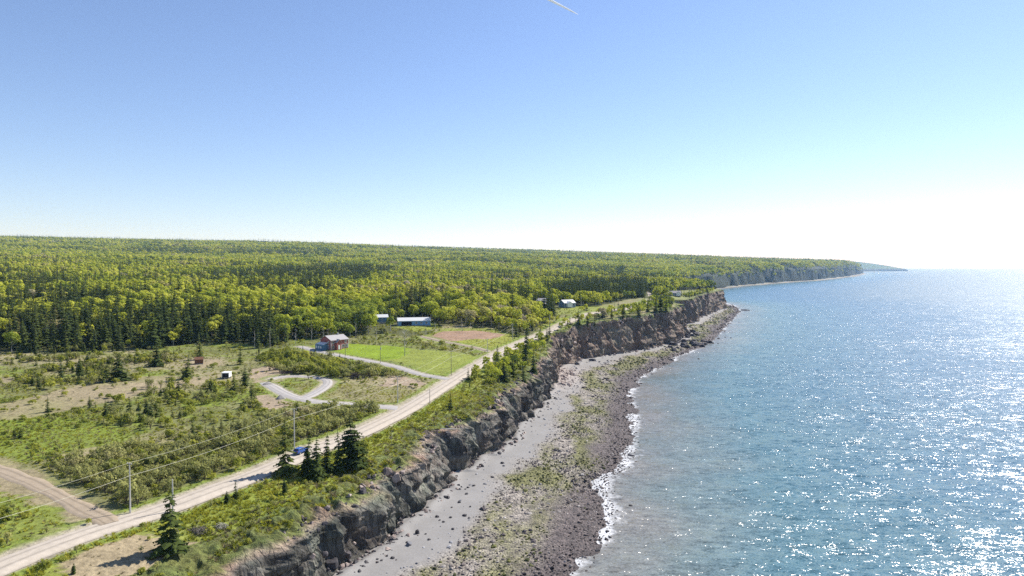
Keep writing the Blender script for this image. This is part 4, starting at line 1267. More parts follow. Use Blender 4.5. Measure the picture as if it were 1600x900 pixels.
#@@ROCKS
# ------------------------------------------------------------------ stones on the beach
def rock_mat(name, stops, rough=0.8):
    m, nt = new_mat(name); N = NT(nt)
    oi = N.n('ShaderNodeObjectInfo'); rp = N.ramp(oi.outputs['Random'], stops)
    g = N.n('ShaderNodeNewGeometry').outputs['Position']
    n1 = N.noise(g, 1.3, 5, .7)
    c = N.n('ShaderNodeVectorMath', operation='SCALE'); N.l(rp.outputs[0], c.inputs[0]); N.l(N.maprange(n1.outputs[0], .3, .7, .65, 1.35), c.inputs['Scale'])
    N.out(N.bsdf(c.outputs[0], rough, .25, n1.outputs[0], .7, .15).outputs[0]); return m
M['rock_dark'] = rock_mat('wet_basalt', [(0, (.045, .042, .045)), (1, (.09, .08, .08))])
M['rock_beach'] = rock_mat('beach_stone', [(0, (.07, .06, .062)), (.4, (.135, .11, .10)), (.75, (.22, .19, .165)), (1, (.36, .33, .30))])
M['rock_weed'] = rock_mat('weedy_stone', [(0, (.045, .05, .018)), (.5, (.11, .115, .03)), (1, (.17, .165, .05))])
M['rock_pink'] = rock_mat('fallen_rock', [(0, (.14, .11, .10)), (.5, (.27, .21, .18)), (1, (.38, .31, .27))])
M['rock_outer'] = rock_mat('outer_stone', [(0, (.045, .037, .036)), (.6, (.095, .075, .068)), (.9, (.17, .14, .125)), (1, (.30, .27, .25))])
M['rock_grey'] = rock_mat('pale_stone', [(0, (.16, .16, .17)), (1, (.42, .41, .41))])

def beach_stones():
    out = []
    for y0, y1, sp in ((120, 330, .80), (330, 700, 1.3), (700, 1150, 2.2)):
        ys = np.arange(y0, y1, sp)
        for y in ys:
            a, b = float(np.interp(y, BY, BX)), float(np.interp(y, WY, WX))
            xs = np.arange(a - 1, b + 5, sp)
            if len(xs): out.append(np.stack([xs, np.full(len(xs), y), np.full(len(xs), sp)], 1))
    P = np.concatenate(out); P[:, :2] += rng.uniform(-.5, .5, (len(P), 2)) * P[:, 2:3]
    x, y, sp = P.T
    xb, xw = Xbase(y), Xwater(y); b = (x - xb) / np.maximum(xw - xb, 4)
    weed, dark, rough, n, m = beach_zone(b, y, x)
    fan = np.exp(-(((y - 385) / 38.0) ** 2)) * sstep(.5, 0, b)
    p = .02 + .75 * rough + .9 * fan
    p = np.where(b > 1.0, .25, p)
    keep = (rng.random(len(x)) < p) & (b > .02) & (b < 1.06) & (x < y * .8)
    x, y, sp, weed, dark, fan, rough, b = [q[keep] for q in (x, y, sp, weed, dark, fan, rough, b)]
    s = sp * rng.gamma(2.2, .105, len(x)) + .05; s = np.where(fan > .4, s * 1.5, s); s = np.minimum(s, 1.4 * sp)
    kind = np.where(fan > .35, 2, np.where(rng.random(len(x)) < weed * .97, 1, 0)); kind = np.where((rough < .3) & (fan < .3), 3, kind); kind = np.where((kind == 0) & (rng.random(len(x)) < dark * .9), 4, kind)
    bw = np.maximum(Xwater(y) - Xbase(y), 4)
    z = Hfull(x, y) + (0.25 * rough * 0) + fan * 2.6
    return x, y, z, s, kind
x, y, z, s, kind = beach_stones()
forms = []
for mi, mk in enumerate(('rock_beach', 'rock_weed', 'rock_pink', 'rock_grey', 'rock_outer')):
    for k in range(3): forms.append(proto('p', stone_mesh('stone_form', 500 + k + 10 * mi, .3), [M[mk]]))
idx = kind * 3 + rng.integers(0, 3, len(x))
scatter('beach_rubble', 'stuff', np.stack([x, y, z + s * .1], 1), s, idx, forms, rot=rng.uniform(0, 6.28, (len(x), 3)) * np.array([.08, .08, 1]), label='cobbles and weed covered stones over the lower beach')
print('stones', len(x))

# blocks lying along the foot of the cliff and on its crumbling slope
def talus():
    y = rng.uniform(110, 1120, 5200) ; y = 110 + (y - 110) ** 1.0 * 1.0
    y = np.concatenate([rng.uniform(125, 420, 2600), rng.uniform(420, 1100, 2600)])
    u = np.where(rng.random(len(y)) < .72, rng.normal(-1.5, 1.6, len(y)), rng.uniform(.22, .55, len(y)) * face_width(y))
    x = Xbase(y) - u; s = rng.gamma(2, .12, len(y)) + .1; s *= np.where(y > 420, 1.7, 1)
    return x, y, Hfull(x, y), s
x, y, z, s = talus()
forms = [proto('p', boulder_mesh('block_form', 560 + k), [M['rock_pink' if k % 2 else 'rock_dark']]) for k in range(4)]
scatter('rock_debris', 'stuff', np.stack([x, y, z], 1), s, rng.integers(0, 4, len(x)), forms, rot=rng.uniform(0, 6.28, (len(x), 3)), label='broken blocks along the foot and slope of the cliff')

BFORMS = [boulder_mesh('boulder', 600 + k) for k in range(6)]
for me in BFORMS: me.materials.append(M['rock_dark'])
HB = [(652.5,834,9,'tall pointed black boulder on the smooth grey shingle below the cliff'),(665,834.5,4,'small black stone right of the tall pointed boulder'),
 (636,848,6,'dark squarish boulder nearest the pale green weed patch'),(670.5,843.5,6,'low dark boulder seaward of the tall pointed one'),
 (683,808,7,'black boulder at the landward end of the row across the shingle'),(687,813,4,'small dark stone touching the row of boulders'),
 (704,809,5,'dark stone in the middle of the row across the shingle'),(725.6,806,8,'large black boulder at the seaward end of the row'),
 (733,809.5,5,'black stone right beside the large seaward boulder of the row'),(707.6,827,6,'dark boulder at the edge of the green weed, alone'),
 (693,816,5,'pale edged stone just below the row of boulders'),(596,876,5,'small black boulder low on the grey shingle near the bottom edge'),
 (619,875,3,'tiny black stone right of the low shingle boulder'),(740,759,6,'dark boulder at the upper end of the scattered stones'),
 (731,762,5,'dark stone beside the upper scattered boulder'),(729,772,6,'grey-black boulder in the scattered stones on the shingle'),
 (718,785,6,'flat dark stone at the lower end of the scattered stones'),(706,793,4,'small stone between the row and the scattered stones'),
 (735,792,4,'small dark stone at the weed edge below the scattered ones'),(770,746,6,'pair-like dark rock on the shingle above the weed'),
 (845,802,7,'dark boulder far out on the stony beach'),(782,810,6,'black boulder in the green weed bed'),(787,798,5,'small black boulder behind the one in the weed bed'),
 (986,712,12,'large dark rock washed by surf halfway along the waterline'),(985,790,8,'small dark rock standing out in the shallow water'),
 (934,861,9,'dark rock pair awash at the lowest part of the surf'),(953,840,6,'dark rock at the surf edge above the awash pair'),
 (961.6,746,4,'small rock at the notch in the waterline'),(888,876,5,'dark rock in the white foam at the bottom of the beach'),
 (1164,485,13,'long flat dark reef rock out in the water off the headland'),(1123,529,5,'first small rock in the water off the bouldery point'),
 (1133,527,4,'second small rock in the water off the bouldery point'),(1142,528,4,'outermost small rock in the water off the bouldery point'),
 (1122,537,4,'low rock awash seaward of the bouldery point'),(1115,536.5,5,'dark rock at the tip of the bouldery point'),
 (925,564,11,'big dark boulder at the foot of the second cliff face'),(1017,537,18,'huge fallen block against the cliff in the bay'),
 (1012,559,6,'dark boulder left of a pair on the upper beach of the bay'),(1032,558,5,'dark boulder right of the pair on the upper beach of the bay'),
 (1047,543,10,'broad dark rock landward of the bouldery point'),(1065,547,5,'small dark rock near the broad one by the point'),
 (1050,563,8,'dark rock at the water edge of the bay'),(1037,568,6,'dark rock lower along the water edge of the bay'),
 (862,621,8,'dark boulder below the tall cliff corner at the bend'),(844,643,5,'small dark stone on shingle below the cliff bend'),
 (785,724,7,'single flat black boulder on the smooth shingle halfway along'),(1091,561,5,'lone low rock out in the water of the bay'),
 (1074,566,3,'tiny rock awash out in the water of the bay')]
for i, (px, py, w, lab) in enumerate(HB):
    x, y = ground_at(px, py, zoff=0)
    if Hfull(x, y) < -.15: x, y = [float(v) for v in on_level(px, py, 0.0)]
    o = link('boulder', BFORMS[i % 6], loc=(x, y, max(float(Hfull(x, y)), -.3) + .05))
    r = w * y / FPX / 2.0
    o.scale = (r, r * .9, r * (.35 if w > 11.5 else .75)); o.rotation_euler = (0, 0, rng.uniform(0, 6.28))
    if i == 0: o.scale = (r * .8, r * .8, r * 1.5)
    tag(o, lab, 'boulder')
PT = poly([(1040,548),(1056,519),(1075,516),(1100,528),(1117,537),(1090,545),(1062,551)])
k = 0
nth = ['first','second','third','fourth','fifth','sixth','seventh','eighth','ninth','tenth','eleventh','twelfth']
while k < 48:
    x = rng.uniform(PT[:, 0].min(), PT[:, 0].max()); y = rng.uniform(PT[:, 1].min(), PT[:, 1].max())
    if not in_poly(np.array([x]), np.array([y]), PT)[0]: continue
    r = rng.uniform(1.0, 3.2)
    o = link('boulder', BFORMS[k % 6], loc=(x, y, max(float(Hfull(x, y)), 0) + r * .2)); o.scale = (r, r * .9, r * .8); o.rotation_euler = (rng.uniform(-.3, .3), 0, rng.uniform(0, 6.28))
    note_place(o, 'black boulder', x, y, [('the rocky point', tuple(PT.mean(0)))], 'boulder'); k += 1

write_labels()
# ------------------------------------------------------------------ buildings
M['white'] = simple_mat('white_paint', (.74, .74, .72), .6, .4, 2, .06)
M['glass'] = simple_mat('window_glass', (.04, .05, .06), .12, .6, 2, .2)
M['roof_grey'] = simple_mat('grey_shingle', (.36, .34, .33), .85, .3, 5, .2)
M['roof_pale'] = simple_mat('pale_metal_roof', (.62, .62, .60), .5, .5, 1.5, .08)
M['red'] = simple_mat('red_boards', (.32, .10, .09), .7, .3, 3, .12)
M['blue'] = simple_mat('blue_boards', (.17, .33, .55), .7, .3, 3, .12)
M['teal'] = simple_mat('slate_blue_boards', (.10, .20, .30), .7, .3, 3, .12)
M['cream'] = simple_mat('cream_boards', (.55, .53, .47), .7, .3, 3, .1)
M['brown'] = simple_mat('brown_boards', (.17, .085, .05), .8, .2, 3, .2)
M['black'] = simple_mat('black_and_inner_shade', (.02, .02, .022), .9, .1)  # black of wheels and handles, also painted shade inside bay and trailer
M['stone'] = simple_mat('concrete', (.36, .35, .33), .9, .2)

def gable_house(name, loc, yaw, L, W, eave, rise, wall, roofm, label, cat='house', windows=(), doors=(), chimney=None, over=.4, boards=True, trim=None, cross=None, bay=None):
    """windows: (side, along, sill, width, height); side f front(-y) b back g gable(-x) h gable(+x)"""
    root = empty(name, loc, R(yaw)); tag(root, label, cat)
    w = MB(); l, q = L / 2, W / 2
    w.add([(-l, -q, 0), (l, -q, 0), (l, q, 0), (-l, q, 0), (-l, -q, eave), (l, -q, eave), (l, q, eave), (-l, q, eave), (-l, 0, eave + rise), (l, 0, eave + rise)],
          [(0, 1, 5, 4), (2, 3, 7, 6), (1, 2, 6, 9, 5), (3, 0, 4, 8, 7)])
    w.build('wall', wall, root)
    f = MB(); f.box(-l - .06, l + .06, -q - .06, q + .06, -1.2, .25); f.build('foundation', M['stone'], root)
    if boards:   # corner boards and clapboard lips standing proud of the wall
        b = MB()
        for sx in (-l, l):
            for sy in (-q, q): b.box(sx - .09, sx + .09, sy - .09, sy + .09, .25, eave - .02)
        b.build('corner_board', trim or M['white'], root)
        for k in range(1, int(eave / .3)):
            c = MB(); zz = .25 + k * .3
            if zz > eave - .1: break
            c.box(-l - .025, l + .025, -q - .025, q + .025, zz, zz + .03)
            if k == 1: cme = c.mesh('clapboard'); cme.materials.append(wall)
            o = link('clapboard', cme, parent=root); o.location.z = zz - (.25 + .3)
    for s in (-1, 1):
        r = MB(); ex = over; th = .14
        n = Vector((0, s * rise, q)).normalized()
        p0 = Vector((0, 0, eave + rise + .04)); sl = rise / q
        e = Vector((0, s * (q + ex), eave - ex * sl + .04))
        v = []
        for xx in (-l - ex, l + ex):
            v += [Vector((xx, 0, p0.z)), Vector((xx, e.y, e.z)), Vector((xx, e.y, e.z + th)), Vector((xx, 0, p0.z + th))]
        r.add(v, [(0, 1, 2, 3), (7, 6, 5, 4), (0, 4, 5, 1), (2, 6, 7, 3), (1, 5, 6, 2), (3, 7, 4, 0)])
        ro = r.build('roof', roofm, root)
        if s == -1 and chimney is not None:
            c = MB(); c.box(chimney - .35, chimney + .35, -.35, .35, eave + rise - .3, eave + rise + 1.1); c.build('chimney', M['stone'], ro)
    def frame_at(side, a, sill, ww, hh):
        if side == 'f': return (lambda u, d, z: (a + u, -q - d, sill + z))
        if side == 'b': return (lambda u, d, z: (a + u, q + d, sill + z))
        if side == 'g': return (lambda u, d, z: (-l - d, a + u, sill + z))
        return (lambda u, d, z: (l + d, a + u, sill + z))
    def slab(P, u0, u1, z0, z1, d0, d1):
        m = MB(); v = [P(u, d, z) for d in (d0, d1) for (u, z) in ((u0, z0), (u1, z0), (u1, z1), (u0, z1))]
        m.add(v, [(0, 1, 2, 3), (7, 6, 5, 4), (0, 4, 5, 1), (1, 5, 6, 2), (2, 6, 7, 3), (3, 7, 4, 0)]); return m
    for (side, a, sill, ww, hh) in windows:
        P = frame_at(side, a, sill, ww, hh); h = ww / 2
        fr = MB()
        for (u0, u1, z0, z1) in ((-h - .12, h + .12, -.12, 0), (-h - .12, h + .12, hh, hh + .12), (-h - .12, -h, 0, hh), (h, h + .12, 0, hh), (-.03, .03, 0, hh)):
            m = slab(P, u0, u1, z0, z1, .028, .10); fr.add(m.v, m.f)
        wd = fr.build('window', M['white'], root); slab(P, -h, h, 0, hh, .026, .05).build('pane', M['glass'], wd)
    for (side, a, ww, hh, mat) in doors:
        P = frame_at(side, a, .25, ww, hh); h = ww / 2
        dd = slab(P, -h, h, 0, hh, .03, .09).build('door', M[mat], root)
        slab(P, h - .2, h - .1, hh * .45, hh * .45 + .08, .09, .16).build('handle', M['black'], dd)
    if cross:     # a smaller gable projecting from the front
        a, cw, cd, ce, cr, cm = cross
        c = MB(); h = cw / 2
        c.add([(a - h, -q - cd, 0), (a + h, -q - cd, 0), (a + h, -q + .3, 0), (a - h, -q + .3, 0), (a - h, -q - cd, ce), (a + h, -q - cd, ce), (a + h, -q + .3, ce), (a - h, -q + .3, ce), (a, -q - cd, ce + cr), (a, 0, ce + cr)],
              [(0, 1, 5, 8, 4), (1, 2, 6, 5), (3, 0, 4, 7)])
        pc = c.build('porch', cm, root)
        r = MB()
        for s in (-1, 1):
            v = [(a, -q - cd - .3, ce + cr + .03), (a + s * (h + .3), -q - cd - .3, ce - .3 * cr / h + .03), (a + s * (h + .3), -q * .3, ce - .3 * cr / h + .03), (a, -q * .1, ce + cr + .03)]
            r.add([Vector(p) for p in v] + [Vector(p) + Vector((0, 0, .12)) for p in v], [(0, 1, 2, 3), (7, 6, 5, 4), (0, 4, 5, 1), (1, 5, 6, 2), (2, 6, 7, 3), (3, 7, 4, 0)])
        r.build('porch_roof', roofm, pc)
        slab(lambda u, d, z: (a + u, -q - cd - d, z + .3), -.5, .5, 0, 2.1, .01, .06).build('porch_door', M['white'], pc)
    return root
def gz(p): return (p[0], p[1], float(Hland(p[0], p[1])))
lx, ly, lz = gz(H_RED)
hr = gable_house('red_house', (lx, ly + 5.5, lz), 52, 10.5, 8.6, 4.9, 2.0, M['red'], M['roof_grey'], 'red gabled house with grey roof and white trim at the end of the driveway', 'house',
    windows=[('f', -4, 3.1, .9, 1.1), ('f', -3.9, .9, .9, 1.3), ('f', 2.2, .9, 1.3, 1.5), ('f', 4.2, .9, .9, 1.5), ('f', 3.6, 3.2, .9, 1.0), ('g', -2.2, 3.1, .8, 1.1), ('g', 2.2, 1.0, .9, 1.3), ('g', -2.2, 1.0, .9, 1.3)],
    doors=[('f', .6, 1.0, 2.1, 'white')], chimney=2.2, cross=(-1.6, 2.6, 1.6, 3.9, 1.3, M['red']))
# the lean-to wing on the far gable side
wng = MB(); wng.add([(-5.25, -1.5, 0), (-8.4, -1.5, 0), (-8.4, 4.3, 0), (-5.25, 4.3, 0), (-5.25, -1.5, 3.6), (-8.4, -1.5, 2.7), (-8.4, 4.3, 2.7), (-5.25, 4.3, 3.6)], [(1, 0, 4, 5), (2, 1, 5, 6), (3, 2, 6, 7), (4, 7, 6, 5)])
wg = wng.build('wing', M['teal'], hr)
t = MB(); t.box(-8.7, -5.2, -1.8, 4.6, 0, .12)
rr_ = t.build('wing_roof', M['white'], wg); rr_.rotation_euler = (0, -.28, 0); rr_.location = (0, 0, 5.15)
rr_.location = (0.35, 0, 5.2)
rr_.rotation_euler = (0, -.275, 0)
for a in (-.3, 1.4, 3.1):
    t = MB(); t.box(-8.5, -8.42, a - .5, a + .5, .9, 2.1); t.build('window', M['white'], wg)

lx, ly, lz = gz(H_BLUE)
gable_house('blue_barn', (lx, ly + 4, lz), 14, 20, 7.5, 3.1, 1.7, M['blue'], M['roof_pale'], 'long low blue building with pale roof and dark open bay in the woods', 'barn',
    windows=[('f', 1.2, 1.2, 1.2, 1.0), ('f', 4.4, 1.2, 1.2, 1.0), ('f', 7.6, 1.2, 1.2, 1.0)], doors=[('f', -4.8, 6.4, 2.3, 'black'), ('g', 0, 1.0, 2.0, 'white')])  # wide black door slab is the open bay's shade put into colour
lx, ly, lz = gz(H_SHED)
gable_house('shed', (lx, ly, lz + .8), 20, 7.5, 5, 3.2, 1.5, M['teal'], M['roof_pale'], 'small shed with white roof half hidden left of the long blue building', 'shed', windows=[('f', 0, 1.2, 1, .9)])
lx, ly, lz = gz(H_PALE)
gable_house('pale_house', (lx, ly, lz + .5), -12, 11, 7, 3.4, 1.8, M['cream'], M['roof_grey'], 'pale bungalow with light grey roof half hidden beyond the woods', 'house', windows=[('f', -3, 1, 1.2, 1.2), ('f', 3, 1, 1.2, 1.2)], doors=[('f', 0, 1, 2, 'white')])
lx, ly, lz = gz(H_BLUE2)
gable_house('blue_house', (lx, ly, lz + .3), 30, 10.5, 8, 3.3, 2.2, M['teal'], M['roof_pale'], 'blue house with white roof beside the clifftop meadow', 'house',
    windows=[('f', 3.4, 1, 1.4, 1.4), ('g', -2, 1, 1.2, 1.3), ('g', 2, 1, 1.2, 1.3)], doors=[('f', 1.4, 1, 2, 'white')], cross=(-1.5, 4.4, 2.4, 3.0, 1.5, M['white']))
lx, ly, lz = gz(H_WHITE)
gable_house('garden_shed', (lx, ly, lz + 2.2), -25, 3, 2.6, 2.2, .8, M['white'], M['roof_pale'], 'tiny white shed glimpsed between dark spruces in the woods', 'shed', boards=False, doors=[('f', 0, .8, 1.7, 'brown')])
lx, ly, lz = gz(H_HEAD)
gable_house('headland_house', (lx, ly, lz + .4), -8, 15, 8, 3.3, 2.4, M['teal'], M['roof_grey'], 'blue house with white gable standing on the headland lawn', 'house',
    windows=[('f', -5, 1, 1.4, 1.4), ('f', -2, 1, 1.4, 1.4)], doors=[('f', .4, 1, 2, 'white')], cross=(4.6, 5.2, 2.5, 3.2, 2.0, M['white']))
lx, ly = ground_at(311, 568.5)
gable_house('hut', (lx, ly, float(Hland(lx, ly))), 24, 3.2, 2.6, 2.0, .9, M['brown'], M['brown'], 'small brown wooden hut at the foot of the tall spruce', 'hut', trim=M['brown'], windows=[('g', 0, 1, .6, .6)], doors=[('f', 0, .8, 1.6, 'brown')], over=.2)

# white trailer with the shade of its open end painted as a black panel
lx, ly = ground_at(352, 592); root = empty('trailer', (lx, ly, float(Hland(lx, ly))), R(6)); tag(root, 'small white box trailer with dark opening parked in the scrub', 'trailer')
t = MB(); t.box(-1.35, 1.35, .2, 3.6, .5, 2.3); t.box(-1.4, 1.4, .1, .2, 2.1, 2.35); t.box(1.15, 1.4, .1, .2, .5, 2.1); t.box(-1.4, -1.2, .1, .2, .5, 2.1); t.build('body', M['white'], root)
t = MB(); t.box(-1.2, 1.15, .15, .198, .55, 2.1); t.build('opening', M['black'], root)
t = MB(); t.box(-1.5, 1.5, .0, 3.8, 2.352, 2.46); t.build('roof', M['white'], root)
for sx in (-1.42, 1.42):
    t = MB(); t.tube([(sx - .1, 2, .34), (sx + .1, 2, .34)], .34, 14); w = t.build('wheel', M['black'], root)
    t = MB(); t.tube([(sx - .11, 2, .34), (sx + .11, 2, .34)], .16, 10); t.build('rim', M['white'], w)
t = MB(); t.tube([(-.6, .3, .45), (0, -1.1, .42), (.6, .3, .45)], .05, 6); t.build('drawbar', M['stone'], root)

# ------------------------------------------------------------------ poles and wires
M['pole'] = simple_mat('weathered_pole', (.50, .48, .44), .8, .2, 4, .15)
M['pole_dark'] = simple_mat('dark_pole', (.20, .17, .14), .85, .2, 4, .15)
M['wire'] = simple_mat('aluminium_wire', (.62, .59, .45), .45, .5, 1, .05)
M['grey_can'] = simple_mat('grey_metal', (.45, .46, .47), .4, .5, 2, .1)
def utility_pole(px, py, top, label, mat='pole', arm=True, can=False, r=.17, rise=None):
    x, y = ground_at(px, py); z = float(Hfull(x, y)); h = (py - top) / FPX * y * 1.005
    d = ROAD[np.argmin(np.hypot(ROAD[:, 0] - x, ROAD[:, 1] - y))]; k = np.argmin(np.hypot(ROAD[:, 0] - x, ROAD[:, 1] - y)); k = min(max(k, 1), len(ROAD) - 2)
    tdir = ROAD[k+1] - ROAD[k-1]; ang = math.atan2(tdir[1], tdir[0])
    root = empty('utility_pole', (x, y, z), ang); tag(root, label, 'pole')
    t = MB(); t.tube([(0, 0, -.4), (0, 0, h)], [r, r * .65], 8); t.build('shaft', M[mat], root)
    if arm:
        t = MB(); t.box(-.06, .06, -.8, .8, h - .32, h - .18); ar = t.build('crossarm', M['pole_dark'], root)
        for yy in (-.7, .7):
            t = MB(); t.tube([(0, yy, h - .18), (0, yy, h + .02)], [.06, .04], 6); t.build('insulator', M['white'], ar)
    if can:
        t = MB(); t.tube([(.38, 0, h - 3), (.38, 0, h - 2.1)], .24, 10); t.build('transformer', M['grey_can'], root)
    root['h'] = h; return (x, y, z, h)
P0 = utility_pole(-118, 915, 815, 'pale utility pole beyond the left edge of the picture beside the road')
P1 = utility_pole(203.5, 800, 722, 'pale utility pole beside the alder thicket where the dirt track meets the road')
P2 = utility_pole(460, 702, 638, 'slender pale utility pole behind the roadside spruce clump')
P3 = utility_pole(621.5, 629, 588, 'utility pole with white marker at its foot beside the lower driveway mouth')
P5 = utility_pole(705, 586, 548.5, 'thin dark utility pole at the near corner of the lawn', 'pole_dark', True, r=.14)
P6 = utility_pole(761.5, 550.5, 529, 'pale utility pole by the road bend beside the rough field')
P7 = utility_pole(801, 531, 506, 'thin pale utility pole left of the road past the bend')
P8 = utility_pole(859, 514, 492, 'thin utility pole where the road disappears at the cliff top')
P9 = utility_pole(908, 480, 464, 'thin pale pole on the clifftop meadow beside the far blue house')
P10 = utility_pole(920.5, 497, 483, 'pale pole on the cliff top above the second cliff face')
Q1 = utility_pole(270, 800, 748, 'short bare pole on the seaward side of the road behind the lone ragged spruce', arm=False)
Q2 = utility_pole(671.5, 632, 607, 'short thin wooden post on the seaward roadside', 'pole_dark', False, r=.11)
Q3 = utility_pole(539.5, 557, 530, 'dark slender pole in front of the right corner of the red house', 'pole_dark', True, r=.13)
Q4 = utility_pole(594.3, 567, 536, 'grey-green service pole on the lawn edge beside the driveway', 'pole_dark', True, can=True, r=.13)
Q5 = utility_pole(665.5, 524, 513.5, 'small white pole at the corner of the ploughed field', arm=False, r=.15)
t = MB(); t.tube([(0, 0, .2), (0, 0, 1.5)], .22, 8)
def wire(a, b, dz, sag, label, rad=.03, off=0.0):
    pa = Vector((a[0], a[1], a[2] + a[3] + dz)); pb = Vector((b[0], b[1], b[2] + b[3] + dz))
    dd = (pb - pa); side = Vector((dd.y, -dd.x, 0)).normalized() * off
    pts = []
    for i in range(17):
        t_ = i / 16; p = pa.lerp(pb, t_) + side; p.z -= sag * 4 * t_ * (1 - t_); pts.append(p - pa)
    m = MB(); m.tube(pts, rad, 5, 0, False); o = m.build('power_line', M['wire'], loc=pa); tag(o, label, 'wire'); return o
spans = [(P0, P1, 'from the left edge to the near pale pole', .5), (P1, P2, 'between the near pole and the pole behind the spruce clump', .8),
         (P2, P3, 'over the alder thicket to the pole by the lower driveway', .6), (P3, P5, 'from the driveway pole to the lawn corner', .6), (P5, P6, 'along the lawn towards the road bend', .5), (P6, P7, 'past the road bend', .4)]
for a, b, w, sg in spans:
    wire(a, b, .02, sg, 'upper power line ' + w, .022, .0)
    wire(a, b, -2.5, sg, 'lower thicker power line ' + w, .030, .25)
wire(Q4, P5, -.3, .5, 'service wire from the lawn pole to the lawn corner pole', .02)
wire(Q3, Q4, -.3, .4, 'service wire from the red house pole to the lawn pole', .02)

# ------------------------------------------------------------------ small things on the land
def bare_tree(px, py, top, label, seed, mat='bark_pale', r=.2, spread=2.6, limbs=11):
    x, y = ground_at(px, py); h = (py - top) / FPX * y
    root = empty('bare_tree', (x, y, float(Hfull(x, y)) - .1), rng.uniform(0, 6)); tag(root, label, 'tree')
    rd = random.Random(seed)
    t = MB(); pts = [(rd.uniform(-.2, .2) * i / 3, rd.uniform(-.2, .2) * i / 3, h * i / 5) for i in range(6)]; pts[0] = (0, 0, -.2)
    t.tube(pts, [r, r * .85, r * .7, r * .5, r * .3, r * .08], 7); t.build('trunk', M[mat], root)
    for k in range(limbs):
        z = h * (.28 + .62 * k / limbs); a = k * 2.4 + rd.random(); L = spread * (1.05 - .75 * k / limbs) * rd.uniform(.7, 1.2)
        b = MB(); m = (math.cos(a) * L * .5, math.sin(a) * L * .5, z + L * .25); e = (math.cos(a) * L, math.sin(a) * L, z + L * .7)
        b.tube([(0, 0, z), m, e], [r * .35, r * .22, r * .07], 5, 0, False)
        for q in range(4):
            c = a + rd.uniform(-1, 1); l2 = L * .4; b.tube([m, (m[0] + math.cos(c) * l2, m[1] + math.sin(c) * l2, m[2] + l2 * .8)], [r * .13, r * .05], 3, 0, False)
        b.build('limb', M[mat], root)
    return root
bare_tree(632.5, 556, 509, 'pale dead tree with forked bare limbs standing alone on the lawn', 3, r=.26, spread=4.0, limbs=13)
for k, (px, py, tp, lab) in enumerate([(556,529,500,'leaning white-barked bare birch behind the red house lawn'),(487,533,503,'pale bare birch trunk at the forest edge left of the red house'),
        (505,531,506,'bare birch trunk just behind the red house roof'),(398,545,512,'thin bare birch at the forest edge far left of the red house'),
        (422,543,505,'tall thin bare birch at the forest edge above the driveway thicket'),(462,538,510,'slim bare birch beside the driveway turning circle'),
        (588,532,508,'bare grey tree at the back edge of the lawn'),(722,518,500,'bare grey tree behind the ploughed field'),(680,517,502,'pale bare tree between the blue building and the ploughed field')]):
    bare_tree(px, py, tp, lab, 30 + k, r=.16, spread=1.8, limbs=8)
bare_tree(279, 857, 800, 'thin dead pale sapling leaning against the lone ragged spruce', 51, r=.07, spread=.9, limbs=5)
bare_tree(612, 694, 668, 'clump of bare grey twigs on the grassy seaward roadside', 52, 'bark_pale', .05, 1.6, 12)
bare_tree(371, 776, 745, 'dead pale trunk with a few tufts at the road edge', 53, r=.09, spread=.8, limbs=5)

def stick_pile(name, px, py, wpx, hpx, label, n, L, r, mat, cat, flat=1.0):
    x, y = ground_at(px, py); w = wpx * y / FPX / 2; h = hpx * y / FPX
    root = empty(name, (x, y, float(Hland(x, y))), 0); tag(root, label, cat); rd = random.Random(n)
    mes = []
    for k in range(n):
        a = rd.random() * 6.28; q = w * rd.random() ** .6 * .8; z = h * (1 - (q / w) ** 2) * rd.uniform(.1, .95)
        b = MB(); l = L * rd.uniform(.5, 1.1); bend = rd.uniform(-.2, .2)
        b.tube([(-l / 2, 0, 0), (0, bend, .05), (l / 2, 0, 0)], [r, r * .8, r * .4], 5)
        o = b.build('branch' if r < .1 else 'log', M[mat], root); o.location = (math.cos(a) * q, math.sin(a) * q * .8, z + r)
        o.rotation_euler = (0, rd.uniform(-.55, .55) * flat, rd.random() * 6.28 if flat > .5 else rd.uniform(-.25, .35))
M['grey_wood'] = simple_mat('grey_wood', (.19, .165, .14), .9, .2, 4, .3)
M['dark_wood'] = simple_mat('dark_brushwood', (.085, .065, .05), .9, .2, 4, .3)
stick_pile('brush_pile', 556, 591, 21, 10, 'dark heap of cut brushwood below the driveway hedge', 130, 2.8, .07, 'dark_wood', 'brush pile')
stick_pile('log_pile', 449, 583.5, 18, 4, 'scattered brown logs at the back of the bulldozed clearing', 14, 3.2, .16, 'dark_wood', 'log pile', .2)
stick_pile('brush_pile', 312, 832, 34, 9, 'tangle of grey dead branches right of the lone ragged spruce', 110, 1.9, .04, 'grey_wood', 'brush pile')
stick_pile('brush_pile', 345, 826, 22, 10, 'grey leafless bush skeleton above the lush slope by the road', 60, 1.6, .03, 'bark_pale', 'brush pile')
stick_pile('driftwood', 702, 709, 8, 1, 'pale driftwood log at the foot of the cliff on the shingle', 2, 6, .14, 'bark_pale', 'driftwood', .1)
